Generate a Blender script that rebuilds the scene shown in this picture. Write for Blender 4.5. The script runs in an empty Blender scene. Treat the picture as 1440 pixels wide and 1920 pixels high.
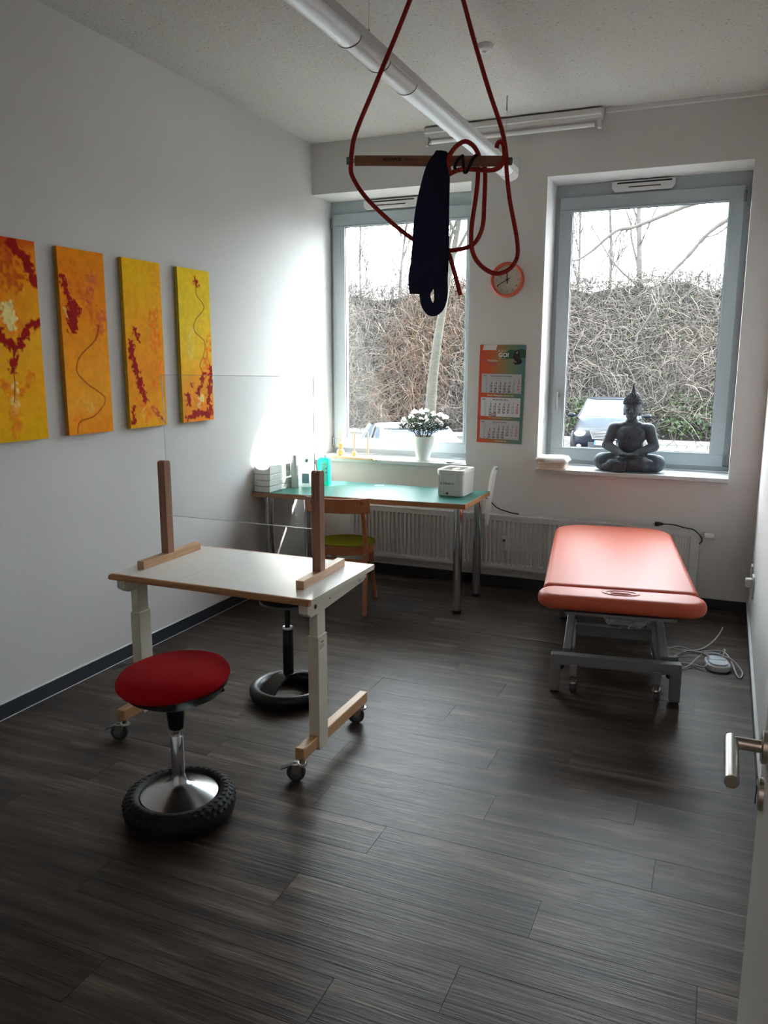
import bpy, bmesh, math, random
import numpy as np
from mathutils import Vector, Matrix

C = bpy.context.scene.collection
SC = bpy.context.scene
pi = math.pi

# ------------------------------------------------------------------ camera
cam_d = bpy.data.cameras.new('camera'); cam = bpy.data.objects.new('camera', cam_d); C.objects.link(cam)
SC.camera = cam
YAW, PITCH, ROLL = -0.402779, -0.187609, 0.002542
fwd = Vector((math.sin(YAW)*math.cos(PITCH), math.cos(YAW)*math.cos(PITCH), math.sin(PITCH)))
rt = Vector((math.cos(YAW), -math.sin(YAW), 0)); up = rt.cross(fwd)
r2 = math.cos(ROLL)*rt + math.sin(ROLL)*up; u2 = -math.sin(ROLL)*rt + math.cos(ROLL)*up
mw = Matrix((r2, u2, -fwd)).transposed().to_4x4(); mw.translation = Vector((3.00228, -5.64328, 1.65))
cam.matrix_world = mw
cam_d.sensor_fit = 'VERTICAL'; cam_d.sensor_height = 24.0; cam_d.lens = 24.0*1491.98/1920
cam_d.clip_start = 0.05; cam_d.clip_end = 500

# ------------------------------------------------------------------ world, sun, exposure
w = bpy.data.worlds.new('sky'); SC.world = w; w.use_nodes = True
bg = w.node_tree.nodes['Background']
bg.inputs['Color'].default_value = (0.88, 0.95, 1.0, 1); bg.inputs['Strength'].default_value = 4.0
sun_d = bpy.data.lights.new('sun', 'SUN'); sun = bpy.data.objects.new('sun', sun_d); C.objects.link(sun)
sun_d.energy = 6.0; sun_d.angle = math.radians(2.0); sun_d.color = (1.0, 0.95, 0.88)
AZ = math.radians(42); EL = math.atan(1.3*math.cos(AZ))
sd = Vector((-math.sin(AZ)*math.cos(EL), -math.cos(AZ)*math.cos(EL), -math.sin(EL)))
sun.rotation_euler = sd.to_track_quat('-Z', 'Y').to_euler(); sun.location = (8, 12, 12)
cl = bpy.data.lights.new('added_fill_light', 'AREA'); clo = bpy.data.objects.new('added_fill_light', cl); C.objects.link(clo)
cl.size = 0.6; cl.energy = 4; cl.color = (1.0, 0.8, 0.68); clo.location = (2.4, -6.6, 2.5)  # unseen fill lamp added behind the camera to brighten the room
vs = SC.view_settings
SC.display_settings.display_device = 'sRGB'
vs.view_transform = 'Standard'; vs.look = 'None'; vs.exposure = 2.72; vs.gamma = 1.0; vs.use_curve_mapping = False
SC.cycles.use_denoising = True
SC.cycles.max_bounces = 12; SC.cycles.diffuse_bounces = 8; SC.cycles.glossy_bounces = 4
SC.cycles.transmission_bounces = 8; SC.cycles.transparent_max_bounces = 16
SC.cycles.sample_clamp_indirect = 6.0
SC.cycles.caustics_reflective = False; SC.cycles.caustics_refractive = False

# ------------------------------------------------------------------ materials
def lin(h):
    if isinstance(h, str):
        h = h.lstrip('#'); v = [int(h[i:i+2], 16)/255 for i in (0, 2, 4)]
        return tuple(c/12.92 if c <= .04045 else ((c+.055)/1.055)**2.4 for c in v)+(1,)
    return tuple(h)[:3]+(1,)
MATS = {}
def mat(name, col='#808080', rough=.5, metal=0, spec=.5, var=None, bump=None, coat=0, stretch=(1, 1, 1), trans=0, alpha=1, ior=1.45, col2=None, sub=0):
    """var=(scale, amount) mottles the colour; bump=(scale, strength, distance)"""
    if name in MATS: return MATS[name]
    m = bpy.data.materials.new(name); m.use_nodes = True; MATS[name] = m
    nt = m.node_tree; b = nt.nodes['Principled BSDF']
    b.inputs['Base Color'].default_value = lin(col); b.inputs['Roughness'].default_value = rough
    b.inputs['Metallic'].default_value = metal; b.inputs['Specular IOR Level'].default_value = spec
    b.inputs['Coat Weight'].default_value = coat; b.inputs['Transmission Weight'].default_value = trans
    b.inputs['Alpha'].default_value = alpha; b.inputs['IOR'].default_value = ior
    m.diffuse_color = lin(col)
    tc = nt.nodes.new('ShaderNodeTexCoord'); mp = nt.nodes.new('ShaderNodeMapping')
    mp.inputs['Scale'].default_value = stretch; nt.links.new(tc.outputs['Object'], mp.inputs['Vector'])
    if var:
        n = nt.nodes.new('ShaderNodeTexNoise'); n.inputs['Scale'].default_value = var[0]; n.inputs['Detail'].default_value = 5
        nt.links.new(mp.outputs['Vector'], n.inputs['Vector'])
        r = nt.nodes.new('ShaderNodeValToRGB'); nt.links.new(n.outputs['Fac'], r.inputs['Fac'])
        c = lin(col); a = var[1]
        c2 = lin(col2) if col2 else tuple(min(1, x*(1+a)) for x in c[:3])+(1,)
        c1 = tuple(x*(1-a) for x in c[:3])+(1,) if not col2 else c
        r.color_ramp.elements[0].color = c1; r.color_ramp.elements[1].color = c2
        r.color_ramp.elements[0].position = .3; r.color_ramp.elements[1].position = .7
        nt.links.new(r.outputs['Color'], b.inputs['Base Color'])
    if bump:
        n = nt.nodes.new('ShaderNodeTexNoise'); n.inputs['Scale'].default_value = bump[0]; n.inputs['Detail'].default_value = 4
        nt.links.new(mp.outputs['Vector'], n.inputs['Vector'])
        bp = nt.nodes.new('ShaderNodeBump'); bp.inputs['Strength'].default_value = bump[1]
        bp.inputs['Distance'].default_value = bump[2] if len(bump) > 2 else .002
        nt.links.new(n.outputs['Fac'], bp.inputs['Height']); nt.links.new(bp.outputs['Normal'], b.inputs['Normal'])
    return m

def wood(name, c1, c2, rough=.45, axis=0, scale=6):
    if name in MATS: return MATS[name]
    s = [18, 18, 18]; s[axis] = 1.2
    m = mat(name, c1, rough, var=(scale, .2), bump=(scale*3, .15, .001), stretch=tuple(s), col2=c2)
    return m
wall_m = mat('wall_paint', '#cfcdcb', .85, var=(3, .015), bump=(260, .25, .0015))
ceil_m = mat('ceiling_plaster', '#c4c2be', .9, bump=(55, .9, .006))
# speckled ceiling texture
nt = ceil_m.node_tree; b = nt.nodes['Principled BSDF']
v = nt.nodes.new('ShaderNodeTexNoise'); v.inputs['Scale'].default_value = 70; v.inputs['Detail'].default_value = 3
tc = [n for n in nt.nodes if n.type == 'MAPPING'][0]; nt.links.new(tc.outputs['Vector'], v.inputs['Vector'])
r = nt.nodes.new('ShaderNodeValToRGB'); nt.links.new(v.outputs['Fac'], r.inputs['Fac'])
r.color_ramp.elements[0].position = .28; r.color_ramp.elements[1].position = .38
r.color_ramp.elements[0].color = lin('#8b8680'); r.color_ramp.elements[1].color = lin('#c4c2be')
nt.links.new(r.outputs['Color'], b.inputs['Base Color'])

white_m = mat('white_lacquer', '#d6d6d4', .4)
frame_m = mat('grey_window_frame', '#a9b3b8', .4)
sill_m = mat('sill_stone', '#c6cacc', .3, var=(40, .04))
black_m = mat('black_plastic', '#101113', .45)
blackm_m = mat('black_rubber', '#0d0d0f', .7, bump=(60, .2, .001))
chrome_m = mat('chrome', '#c9ccd0', .12, 1)
steel_m = mat('brushed_steel', '#b0aca6', .28, 1, bump=(90, .1, .0005), stretch=(1, 1, 14))
grey_metal = mat('grey_powder_coat', '#6f7276', .45, .2)
beech = wood('beech_wood', '#b08457', '#c49a6c', .4, 1)
beech_edge = wood('beech_edge', '#9a6b45', '#b1835a', .4, 0)
post_wood = wood('post_wood', '#8a5f4a', '#9d7259', .45, 2)
base_wood = wood('base_wood', '#b98c68', '#cda680', .4, 1)
chair_wood = wood('chair_wood', '#a9673f', '#bd7b50', .35, 2)
cream = mat('cream_metal', '#cfcabb', .42)
table_m = mat('grey_white_laminate', '#d3d1ca', .22)
teal_m = mat('teal_laminate', '#356f66', .4, spec=.2, var=(200, .04))
red_fab = mat('red_fabric', '#b00c16', .9, spec=.2, bump=(500, .5, .001))
green_felt = mat('green_felt', '#7d8418', .95, spec=.1, bump=(300, .5, .001))
vinyl = mat('orange_vinyl', '#b5523a', .5, spec=.36, bump=(350, .25, .0008))
navy = mat('navy_webbing', '#272b42', .9, spec=.1, bump=(400, .4, .001))
paper = mat('white_paper', '#e6e6e3', .9, bump=(60, .2, .002))
stone_m = mat('dark_statue_stone', '#4a525c', .6, var=(12, .3), bump=(80, .35, .002))
ceramic = mat('glazed_white_ceramic', '#e3e6df', .12, coat=.5)
rubber_g = mat('grey_rubber', '#3a3d42', .6)
glass_m = None
def glass(name, tint=(1, 1, 1), refl=.06):
    if name in MATS: return MATS[name]
    m = bpy.data.materials.new(name); m.use_nodes = True; MATS[name] = m; nt = m.node_tree
    nt.nodes.remove(nt.nodes['Principled BSDF']); out = nt.nodes['Material Output']
    t = nt.nodes.new('ShaderNodeBsdfTransparent'); t.inputs['Color'].default_value = tuple(tint)+(1,)
    g = nt.nodes.new('ShaderNodeBsdfGlossy'); g.inputs['Roughness'].default_value = .0
    mx = nt.nodes.new('ShaderNodeMixShader'); lw = nt.nodes.new('ShaderNodeLayerWeight'); lw.inputs['Blend'].default_value = .5
    pw = nt.nodes.new('ShaderNodeMath'); pw.operation = 'POWER'; pw.inputs[1].default_value = 4; nt.links.new(lw.outputs['Facing'], pw.inputs[0])
    f = nt.nodes.new('ShaderNodeMapRange'); f.inputs[3].default_value = .03; f.inputs[4].default_value = .7; nt.links.new(pw.outputs[0], f.inputs[0])
    nt.links.new(f.outputs[0], mx.inputs[0]); nt.links.new(t.outputs[0], mx.inputs[1]); nt.links.new(g.outputs[0], mx.inputs[2])
    nt.links.new(mx.outputs[0], out.inputs['Surface'])
    return m
def sheer(name, col, t_):
    if name in MATS: return MATS[name]
    m = bpy.data.materials.new(name); m.use_nodes = True; MATS[name] = m; nt = m.node_tree
    b = nt.nodes['Principled BSDF']; b.inputs['Base Color'].default_value = lin(col); b.inputs['Roughness'].default_value = .45
    tr_ = nt.nodes.new('ShaderNodeBsdfTranslucent'); tr_.inputs['Color'].default_value = lin(col)
    mx = nt.nodes.new('ShaderNodeMixShader'); mx.inputs[0].default_value = t_
    nt.links.new(b.outputs[0], mx.inputs[1]); nt.links.new(tr_.outputs[0], mx.inputs[2]); nt.links.new(mx.outputs[0], nt.nodes['Material Output'].inputs['Surface'])
    return m
pane_m = glass('window_glass', (.93, .95, .95))
acrylic_m = glass('acrylic_sheet', (.975, .98, .98))

# ------------------------------------------------------------------ mesh helpers
class MB:
    def __init__(s): s.v = []; s.f = []; s.m = []; s.cur = 0
    def add(s, vs, fs):
        o = len(s.v); s.v += [tuple(x) for x in vs]; s.f += [tuple(i+o for i in f) for f in fs]; s.m += [s.cur]*len(fs); return s
    def mi(s, i): s.cur = i; return s
    def box(s, x0, x1, y0, y1, z0, z1, R=None, o=(0, 0, 0)):
        p = [Vector((x, y, z)) for z in (z0, z1) for y in (y0, y1) for x in (x0, x1)]
        if R is not None: p = [R @ q for q in p]
        p = [q+Vector(o) for q in p]
        return s.add(p, [(0, 2, 3, 1), (4, 5, 7, 6), (0, 1, 5, 4), (2, 6, 7, 3), (0, 4, 6, 2), (1, 3, 7, 5)])
    def bar(s, a, b, w, h, upv=(0, 0, 1)):
        a = Vector(a); b = Vector(b); d = (b-a).normalized(); u = Vector(upv)
        x = d.cross(u).normalized() if abs(d.dot(u)) < .99 else Vector((1, 0, 0)); z = x.cross(d)
        p = [q+x*sx*w/2+z*sz*h/2 for q in (a, b) for sx, sz in ((-1, -1), (1, -1), (1, 1), (-1, 1))]
        return s.add(p, [(3, 2, 1, 0), (4, 5, 6, 7), (0, 1, 5, 4), (1, 2, 6, 5), (2, 3, 7, 6), (3, 0, 4, 7)])
    def lathe(s, prof, c=(0, 0, 0), seg=32, R=None):
        """prof: (r, z) bottom to top, closed at r=0 ends with a pole or a cap"""
        vs = []; n = len(prof)
        for r, z in prof:
            for i in range(seg):
                a = 2*pi*i/seg; vs.append(Vector((r*math.cos(a), r*math.sin(a), z)))
        fs = [(j*seg+i, j*seg+(i+1) % seg, (j+1)*seg+(i+1) % seg, (j+1)*seg+i) for j in range(n-1) for i in range(seg)]
        if prof[0][0] > 0: fs.append(tuple(range(seg-1, -1, -1)))
        if prof[-1][0] > 0: fs.append(tuple((n-1)*seg+i for i in range(seg)))
        if R is not None: vs = [R @ q for q in vs]
        return s.add([q+Vector(c) for q in vs], fs)
    def cyl(s, a, b, r, r1=None, seg=20):
        a = Vector(a); b = Vector(b); d = b-a; L = d.length
        R = d.to_track_quat('Z', 'Y').to_matrix(); r1 = r if r1 is None else r1
        return s.lathe([(r, 0), (r1, L)], a, seg, R)
    def ring(s, prof, c=(0, 0, 0), seg=40, R=None):
        """closed profile swept round z"""
        vs = []; n = len(prof)
        for r, z in prof:
            for i in range(seg):
                a = 2*pi*i/seg; vs.append(Vector((r*math.cos(a), r*math.sin(a), z)))
        fs = [(j*seg+i, j*seg+(i+1) % seg, ((j+1) % n)*seg+(i+1) % seg, ((j+1) % n)*seg+i) for j in range(n) for i in range(seg)]
        if R is not None: vs = [R @ q for q in vs]
        return s.add([q+Vector(c) for q in vs], fs)
    def tube(s, pts, r, seg=8, closed=False):
        pts = [Vector(p) for p in pts]; n = len(pts); rs = r if isinstance(r, (list, tuple)) else [r]*n
        t0 = (pts[1]-pts[0]).normalized(); x = t0.orthogonal().normalized(); vs = []
        for i, p in enumerate(pts):
            if closed: t = (pts[(i+1) % n]-pts[i-1]).normalized()
            else: t = (pts[min(i+1, n-1)]-pts[max(i-1, 0)]).normalized()
            x = (x-t*x.dot(t)).normalized(); y = t.cross(x)
            vs += [p+(x*math.cos(2*pi*k/seg)+y*math.sin(2*pi*k/seg))*rs[i] for k in range(seg)]
        m = n if closed else n-1
        fs = [(j*seg+i, j*seg+(i+1) % seg, ((j+1) % n)*seg+(i+1) % seg, ((j+1) % n)*seg+i) for j in range(m) for i in range(seg)]
        if not closed: fs += [tuple(range(seg-1, -1, -1)), tuple((n-1)*seg+i for i in range(seg))]
        return s.add(vs, fs)
    def prism(s, poly, h0, h1, axis='z', o=(0, 0, 0)):
        """polygon (a, b) extruded along axis; x: (y,z); y: (x,z); z: (x,y)"""
        f = {'x': lambda a, b, h: (h, a, b), 'y': lambda a, b, h: (a, h, b), 'z': lambda a, b, h: (a, b, h)}[axis]
        n = len(poly); vs = [Vector(f(a, b, h))+Vector(o) for h in (h0, h1) for a, b in poly]
        fs = [(i, (i+1) % n, n+(i+1) % n, n+i) for i in range(n)]+[tuple(range(n-1, -1, -1)), tuple(range(n, 2*n))]
        return s.add(vs, fs)
    def ball(s, c, r, seg=16, rings=10, R=None):
        r = Vector(r) if hasattr(r, '__len__') else Vector((r, r, r)); vs = []; fs = []
        for j in range(1, rings):
            t = pi*j/rings
            for i in range(seg):
                a = 2*pi*i/seg; vs.append(Vector((r.x*math.sin(t)*math.cos(a), r.y*math.sin(t)*math.sin(a), -r.z*math.cos(t))))
        nb = len(vs); vs += [Vector((0, 0, -r.z)), Vector((0, 0, r.z))]
        for j in range(rings-2):
            for i in range(seg): fs.append((j*seg+i, j*seg+(i+1) % seg, (j+1)*seg+(i+1) % seg, (j+1)*seg+i))
        for i in range(seg):
            fs.append((nb, (i+1) % seg, i)); fs.append((nb+1, (rings-2)*seg+i, (rings-2)*seg+(i+1) % seg))
        if R is not None: vs = [R @ q for q in vs]
        return s.add([q+Vector(c) for q in vs], fs)
    def build(s, name, m, parent=None, smooth=True, bevel=0, bseg=2, angle=35, subsurf=0, loc=None, rot=None):
        me = bpy.data.meshes.new(name); me.from_pydata(s.v, [], s.f)
        for q in (m if isinstance(m, (list, tuple)) else [m]): me.materials.append(q)
        if any(s.m): me.polygons.foreach_set('material_index', s.m)
        bm = bmesh.new(); bm.from_mesh(me); bmesh.ops.recalc_face_normals(bm, faces=bm.faces); bm.to_mesh(me); bm.free()
        if smooth:
            me.polygons.foreach_set('use_smooth', [True]*len(me.polygons)); me.set_sharp_from_angle(angle=math.radians(angle))
        o = bpy.data.objects.new(name, me); C.objects.link(o)
        if parent is not None: o.parent = parent
        if loc is not None: o.location = loc
        if rot is not None: o.rotation_euler = rot
        if bevel:
            b = o.modifiers.new('bevel', 'BEVEL'); b.width = bevel; b.segments = bseg; b.limit_method = 'ANGLE'; b.angle_limit = math.radians(40)
            b.harden_normals = False
        if subsurf:
            b = o.modifiers.new('subsurf', 'SUBSURF'); b.levels = b.render_levels = subsurf
        return o

def thing(name, label, cat, loc=(0, 0, 0), rz=0, group=None):
    o = bpy.data.objects.new(name, None); C.objects.link(o); o.empty_display_size = .1
    o.location = loc; o.rotation_euler = (0, 0, rz); o['label'] = label; o['category'] = cat
    if group: o['group'] = group
    return o
def tag(o, label, cat, group=None):
    o['label'] = label; o['category'] = cat
    if group: o['group'] = group
    return o
def struct(o, label=None):
    o['kind'] = 'structure'
    if label: o['label'] = label
    return o
def dup(root, loc=None, rz=None, label=None):
    r = root.copy(); C.objects.link(r)
    if loc is not None: r.location = loc
    if rz is not None: r.rotation_euler = (0, 0, rz)
    if label: r['label'] = label
    for ch in list(root.children):
        c = ch.copy(); C.objects.link(c); c.parent = r
        for g in list(ch.children):
            d = g.copy(); C.objects.link(d); d.parent = c
    return r
def smoothpts(pts, n=6, closed=False):
    """Catmull-Rom through points"""
    P = [Vector(p) for p in pts]; out = []; N = len(P)
    for i in range(N if closed else N-1):
        if closed: a, b, c, d = P[i-1], P[i], P[(i+1) % N], P[(i+2) % N]
        else: a, b, c, d = P[max(i-1, 0)], P[i], P[i+1], P[min(i+2, N-1)]
        for k in range(n):
            t = k/n; out.append(.5*((2*b)+(-a+c)*t+(2*a-5*b+4*c-d)*t*t+(-a+3*b-3*c+d)*t**3))
    if not closed: out.append(P[-1])
    return out

def text_mesh(items, name, mats, parent, thick=.0004):
    """items: (string, x, z, size, material index, align, boldness). lies in the local xz plane facing -y"""
    me = bpy.data.meshes.new(name); bm = bmesh.new()
    for st, x, z, size, mi, al, bold in items:
        cu = bpy.data.curves.new('t', 'FONT'); cu.body = st; cu.size = size; cu.align_x = al; cu.align_y = 'BOTTOM_BASELINE'
        cu.offset = bold*size; cu.resolution_u = 2
        to = bpy.data.objects.new('t', cu); m2 = to.to_mesh()
        b2 = bmesh.new(); b2.from_mesh(m2)
        for f in b2.faces: f.material_index = mi
        for q in b2.verts: q.co = Vector((q.co.x+x, -thick, q.co.y+z))
        tmp = bpy.data.meshes.new('t'); b2.to_mesh(tmp); b2.free(); to.to_mesh_clear(); bm.from_mesh(tmp)
        bpy.data.meshes.remove(tmp); bpy.data.objects.remove(to); bpy.data.curves.remove(cu)
    bm.to_mesh(me); bm.free()
    for q in mats: me.materials.append(q)
    o = bpy.data.objects.new(name, me); C.objects.link(o); o.parent = parent; o['kind'] = 'stuff'
    return o

# ================================================================== ROOM SHELL
W, H, HB = 3.238, 3.245, .075
YR = -5.2                       # rear wall (with the doorway the camera looks through)
SILL = .90
# ---- floor: screed with vinyl planks laid across the room
scr = mat('dark_screed', '#15130f', .9)
floor = struct(MB().box(-.05, W+.05, -7.2, .02, -.1, -.004).build('floor', scr, smooth=False))
pm = bpy.data.materials.new('vinyl_plank'); pm.use_nodes = True; nt = pm.node_tree; b = nt.nodes['Principled BSDF']
N = nt.nodes.new; L = nt.links.new
tc = N('ShaderNodeTexCoord'); oi = N('ShaderNodeObjectInfo')
off = N('ShaderNodeVectorMath'); off.operation = 'MULTIPLY_ADD'
cb = N('ShaderNodeCombineXYZ'); mm = N('ShaderNodeMath'); mm.operation = 'MULTIPLY'; mm.inputs[1].default_value = 37.0
L(oi.outputs['Random'], mm.inputs[0]); L(mm.outputs[0], cb.inputs[0]); L(mm.outputs[0], cb.inputs[1])
L(tc.outputs['Object'], off.inputs[0]); off.inputs[1].default_value = (1, 1, 1); L(cb.outputs[0], off.inputs[2])
def nz(sx, sy, sc, det, ro=.6):
    mp = N('ShaderNodeMapping'); mp.inputs['Scale'].default_value = (sx, sy, 1); L(off.outputs[0], mp.inputs[0])
    n = N('ShaderNodeTexNoise'); n.inputs['Scale'].default_value = sc; n.inputs['Detail'].default_value = det; n.inputs['Roughness'].default_value = ro
    L(mp.outputs[0], n.inputs[0]); return n
n1 = nz(1.0, 9, 1.6, 6, .65); n2 = nz(1, 40, 3.5, 4, .6); n3 = nz(1.2, 3, .9, 3)
def ramp(src, stops):
    r = N('ShaderNodeValToRGB'); L(src, r.inputs[0]); e = r.color_ramp.elements
    e[0].position, e[0].color = stops[0][0], lin(stops[0][1]); e[1].position, e[1].color = stops[-1][0], lin(stops[-1][1])
    for p, c in stops[1:-1]:
        q = e.new(p); q.color = lin(c)
    return r
ra = ramp(n1.outputs['Fac'], [(.28, '#1e1815'), (.43, '#352b26'), (.55, '#4a3f38'), (.72, '#74665b')])
rb = ramp(n2.outputs['Fac'], [(.35, '#6a6662'), (.6, '#ffffff')])
mxr = N('ShaderNodeMix'); mxr.data_type = 'RGBA'; mxr.blend_type = 'MULTIPLY'; mxr.inputs[0].default_value = .45
L(ra.outputs[0], mxr.inputs[6]); L(rb.outputs[0], mxr.inputs[7])
hv = N('ShaderNodeHueSaturation'); mr = N('ShaderNodeMapRange'); mr.inputs[3].default_value = .8; mr.inputs[4].default_value = 1.25
L(oi.outputs['Random'], mr.inputs[0]); L(mr.outputs[0], hv.inputs['Value']); L(mxr.outputs[2], hv.inputs['Color'])
L(hv.outputs[0], b.inputs['Base Color'])
rr = N('ShaderNodeMapRange'); rr.inputs[3].default_value = .27; rr.inputs[4].default_value = .52; L(n2.outputs['Fac'], rr.inputs[0]); L(rr.outputs[0], b.inputs['Roughness'])
bp = N('ShaderNodeBump'); bp.inputs['Strength'].default_value = .9; bp.inputs['Distance'].default_value = .0022
n4 = nz(1.2, 42, 2.0, 4, .7); L(n4.outputs['Fac'], bp.inputs['Height']); L(bp.outputs[0], b.inputs['Normal'])
b.inputs['Specular IOR Level'].default_value = .24
rng = random.Random(5)
PW, PL = .1795, 1.22; pmesh = {}
phase = [0.0, .62, .31, .93, .47, 1.08, .16, .78]
row = 0; y = -.006
while y > -5.7:
    y0 = y-PW
    # joints seen in the photograph fix the phase of some rows
    x = -((phase[row % 8]+.07*(row//8)) % PL)
    while x < W:
        a, c = max(x, 0.004), min(x+PL, W-.004)
        if c-a > .03:
            key = (round(a-x, 3), round(c-x, 3))
            if key not in pmesh:
                mb = MB().box(a-x+.0007, c-x-.0007, .0006, PW-.0006, -.006, 0)
                me = bpy.data.meshes.new('plank'); me.from_pydata(mb.v, [], mb.f); me.materials.append(pm); pmesh[key] = me
            o = bpy.data.objects.new('plank', pmesh[key]); C.objects.link(o); o.parent = floor; o.location = (x, y0, rng.uniform(-.0004, 0))
        x += PL
    y = y0; row += 1

struct(MB().box(-.15, W+.15, -7.2, .5, H, H+.2).build('ceiling', ceil_m, smooth=False))
struct(MB().box(-.15, 0, -7.2, .62, -.1, H+.1).build('wall_left', wall_m, smooth=False))
struct(MB().box(W, W+.15, -7.2, .62, -.1, H+.1).build('wall_right', wall_m, smooth=False))
# window wall with two openings
T0, T1 = 2.882, 2.868; X1R, XL, XR = 1.255, 1.787, 3.053; WD = .46
mb = MB()
for x0, x1, z0, z1 in ((0, W, -.1, SILL-.03), (0, X1R, T0, H), (X1R, XL, SILL-.03, H), (XL, XR, T1, H), (XR, W, SILL-.03, H)):
    mb.box(x0, x1, 0, WD, z0, z1)
struct(mb.build('wall_back', wall_m, smooth=False))
# rear wall with doorway, corridor end
mb = MB(); mb.box(0, 2.16, YR-.14, YR, 0, H); mb.box(2.16, 3.13, YR-.14, YR, 2.12, H); mb.box(3.13, W, YR-.14, YR, 0, H)
struct(mb.build('wall_rear', wall_m, smooth=False))
struct(MB().box(0, W, -7.2, -7.05, 0, H).build('wall_corridor', wall_m, smooth=False))
# skirting of dark speckled stone
sk = mat('dark_granite', '#2b3038', .45, var=(220, .35))
caulk = mat('pale_caulk', '#b9bcbc', .7)
def skirting(name, x0, x1, y0, y1):
    o = struct(MB().box(x0, x1, y0, y1, 0, HB).build(name, sk, smooth=False, bevel=.0015)); return o
o = skirting('baseboard_left', 0, .012, YR, 0); MB().box(0, .0135, YR, 0, HB, HB+.003).build('caulk_line', caulk, o, False); MB().box(0.012, .0165, YR, 0, 0, .003).build('caulk_line', caulk, o, False)
o = skirting('baseboard_back', .012, W-.012, -.012, 0); MB().box(.012, W-.012, -.0135, 0, HB, HB+.003).build('caulk_line', caulk, o, False)
o = skirting('baseboard_right', W-.012, W, YR, 0); MB().box(W-.0135, W, YR, 0, HB, HB+.003).build('caulk_line', caulk, o, False)
# sills
struct(MB().box(-.0, X1R+.02, -.045, .315, SILL-.028, SILL).build('trim_1', sill_m, smooth=False, bevel=.003), 'pale stone window sill of the left window')
struct(MB().box(XL-.0, XR+.0, -.045, .315, SILL-.028, SILL).build('trim_2', sill_m, smooth=False, bevel=.003), 'pale stone window sill under the right window')
# exterior reveal sheets
YF = .315
dark_gap = mat('seal_black', '#1a1c1e', .6)
def window(name, x0, x1, top, sx0, sx1, sz0, sz1, gx0, gx1, gz0, gz1, vent_x, hand_side, hinge_side):
    fr = MB()
    for a, b2, c, d in ((x0, x1, SILL, sz0+.012), (x0, x1, sz1-.012, top), (x0, sx0+.012, sz0, sz1), (sx1-.012, x1, sz0, sz1)):
        fr.box(a, b2, YF, YF+.07, c, d)
    fo = struct(fr.build(name, frame_m, smooth=False, bevel=.002))
    s = MB(); y0, y1 = YF-.022, YF+.05
    for a, b2, c, d in ((sx0, sx1, sz0, gz0), (sx0, sx1, gz1, sz1), (sx0, gx0, gz0, gz1), (gx1, sx1, gz0, gz1)):
        s.box(a, b2, y0, y1, c, d)
    so = s.build('sash', frame_m, fo, smooth=False, bevel=.003)
    bd = MB(); e = .012
    for a, b2, c, d in ((gx0, gx1, gz0, gz0+e), (gx0, gx1, gz1-e, gz1), (gx0, gx0+e, gz0+e, gz1-e), (gx1-e, gx1, gz0+e, gz1-e)):
        bd.box(a-.004*(a == gx0), b2+.004*(b2 == gx1), y0-.004, y0+.012, c, d)
    bd.build('glazing_bead', frame_m, so, smooth=False, bevel=.002)
    sl = MB(); e2 = .016
    for a, b2, c, d in ((gx0, gx1, gz0, gz0+e2), (gx0, gx1, gz1-e2, gz1), (gx0, gx0+e2, gz0, gz1), (gx1-e2, gx1, gz0, gz1)):
        sl.box(a, b2, y0+.013, y0+.022, c, d)
    sl.build('seal', mat('seal_grey', '#5b6064', .5), so, smooth=False)
    MB().box(gx0, gx1, y0+.024, y0+.028, gz0, gz1).build('pane', pane_m, so, smooth=False)
    # vent in the frame head
    vx0, vx1 = vent_x; zc = (sz1+top)/2+.004
    vo = MB().prism([(vx0, zc-.012), (vx0+.02, zc-.036), (vx1-.02, zc-.036), (vx1, zc-.012), (vx1, zc+.03), (vx0, zc+.03)], YF-.036, YF, 'y').build('vent', white_m, fo, smooth=False, bevel=.003)
    MB().box(vx0+.035, vx1-.02, YF-.0375, YF-.034, zc+.012, zc+.022).build('slot', dark_gap, vo, smooth=False); MB().box(vx0+.11, vx1-.09, YF-.0375, YF-.034, zc-.014, zc-.008).build('slot', dark_gap, vo, smooth=False)
    # handle and hinges
    hx = (sx0+gx0)/2 if hand_side < 0 else (sx1+gx1)/2
    hz = 1.42
    hp = MB().lathe([(.0, 0), (.016, 0), (.018, .006), (.016, .01), (0, .01)], (0, 0, 0), 20, Matrix.Rotation(pi/2, 3, 'X') @ Matrix.Diagonal((1, 2.1, 1))).build('handle_rosette', steel_m, so, loc=(hx, y0, hz))
    h2 = MB(); h2.cyl((0, 0, 0), (0, -.045, 0), .008); h2.tube(smoothpts([(0, -.04, .006), (0, -.048, -.01), (0, -.05, -.07), (0, -.05, -.12)], 4), .0085, 10)
    h2.build('handle', steel_m, so, loc=(hx, y0, hz))
    for hz2 in (sz0+.05, sz1-.07):
        q = sx1 if hinge_side > 0 else sx0
        MB().cyl((q+hinge_side*.006, y0-.004, hz2-.035), (q+hinge_side*.006, y0-.004, hz2+.035), .009).build('hinge', mat('hinge_grey', '#7f868a', .4, .4), fo)
    return fo
window('window_1', 0.0, X1R+.05, T0, .022, X1R+.03, .938, 2.786, .117, 1.148, 1.015, 2.698, (.30, .74), 1, -1)
window('window_2', XL, XR, T1, 1.821, 3.012, .936, 2.779, 1.9, 2.935, 1.015, 2.695, (2.17, 2.58), -1, 1)

# ---- curtain rail / cable duct along the ceiling over the right window
struct(MB().box(2.15, W, -.035, -.0, 3.222, H).build('trim_3', white_m, smooth=False, bevel=.002), 'thin white rail along the ceiling edge')

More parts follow.
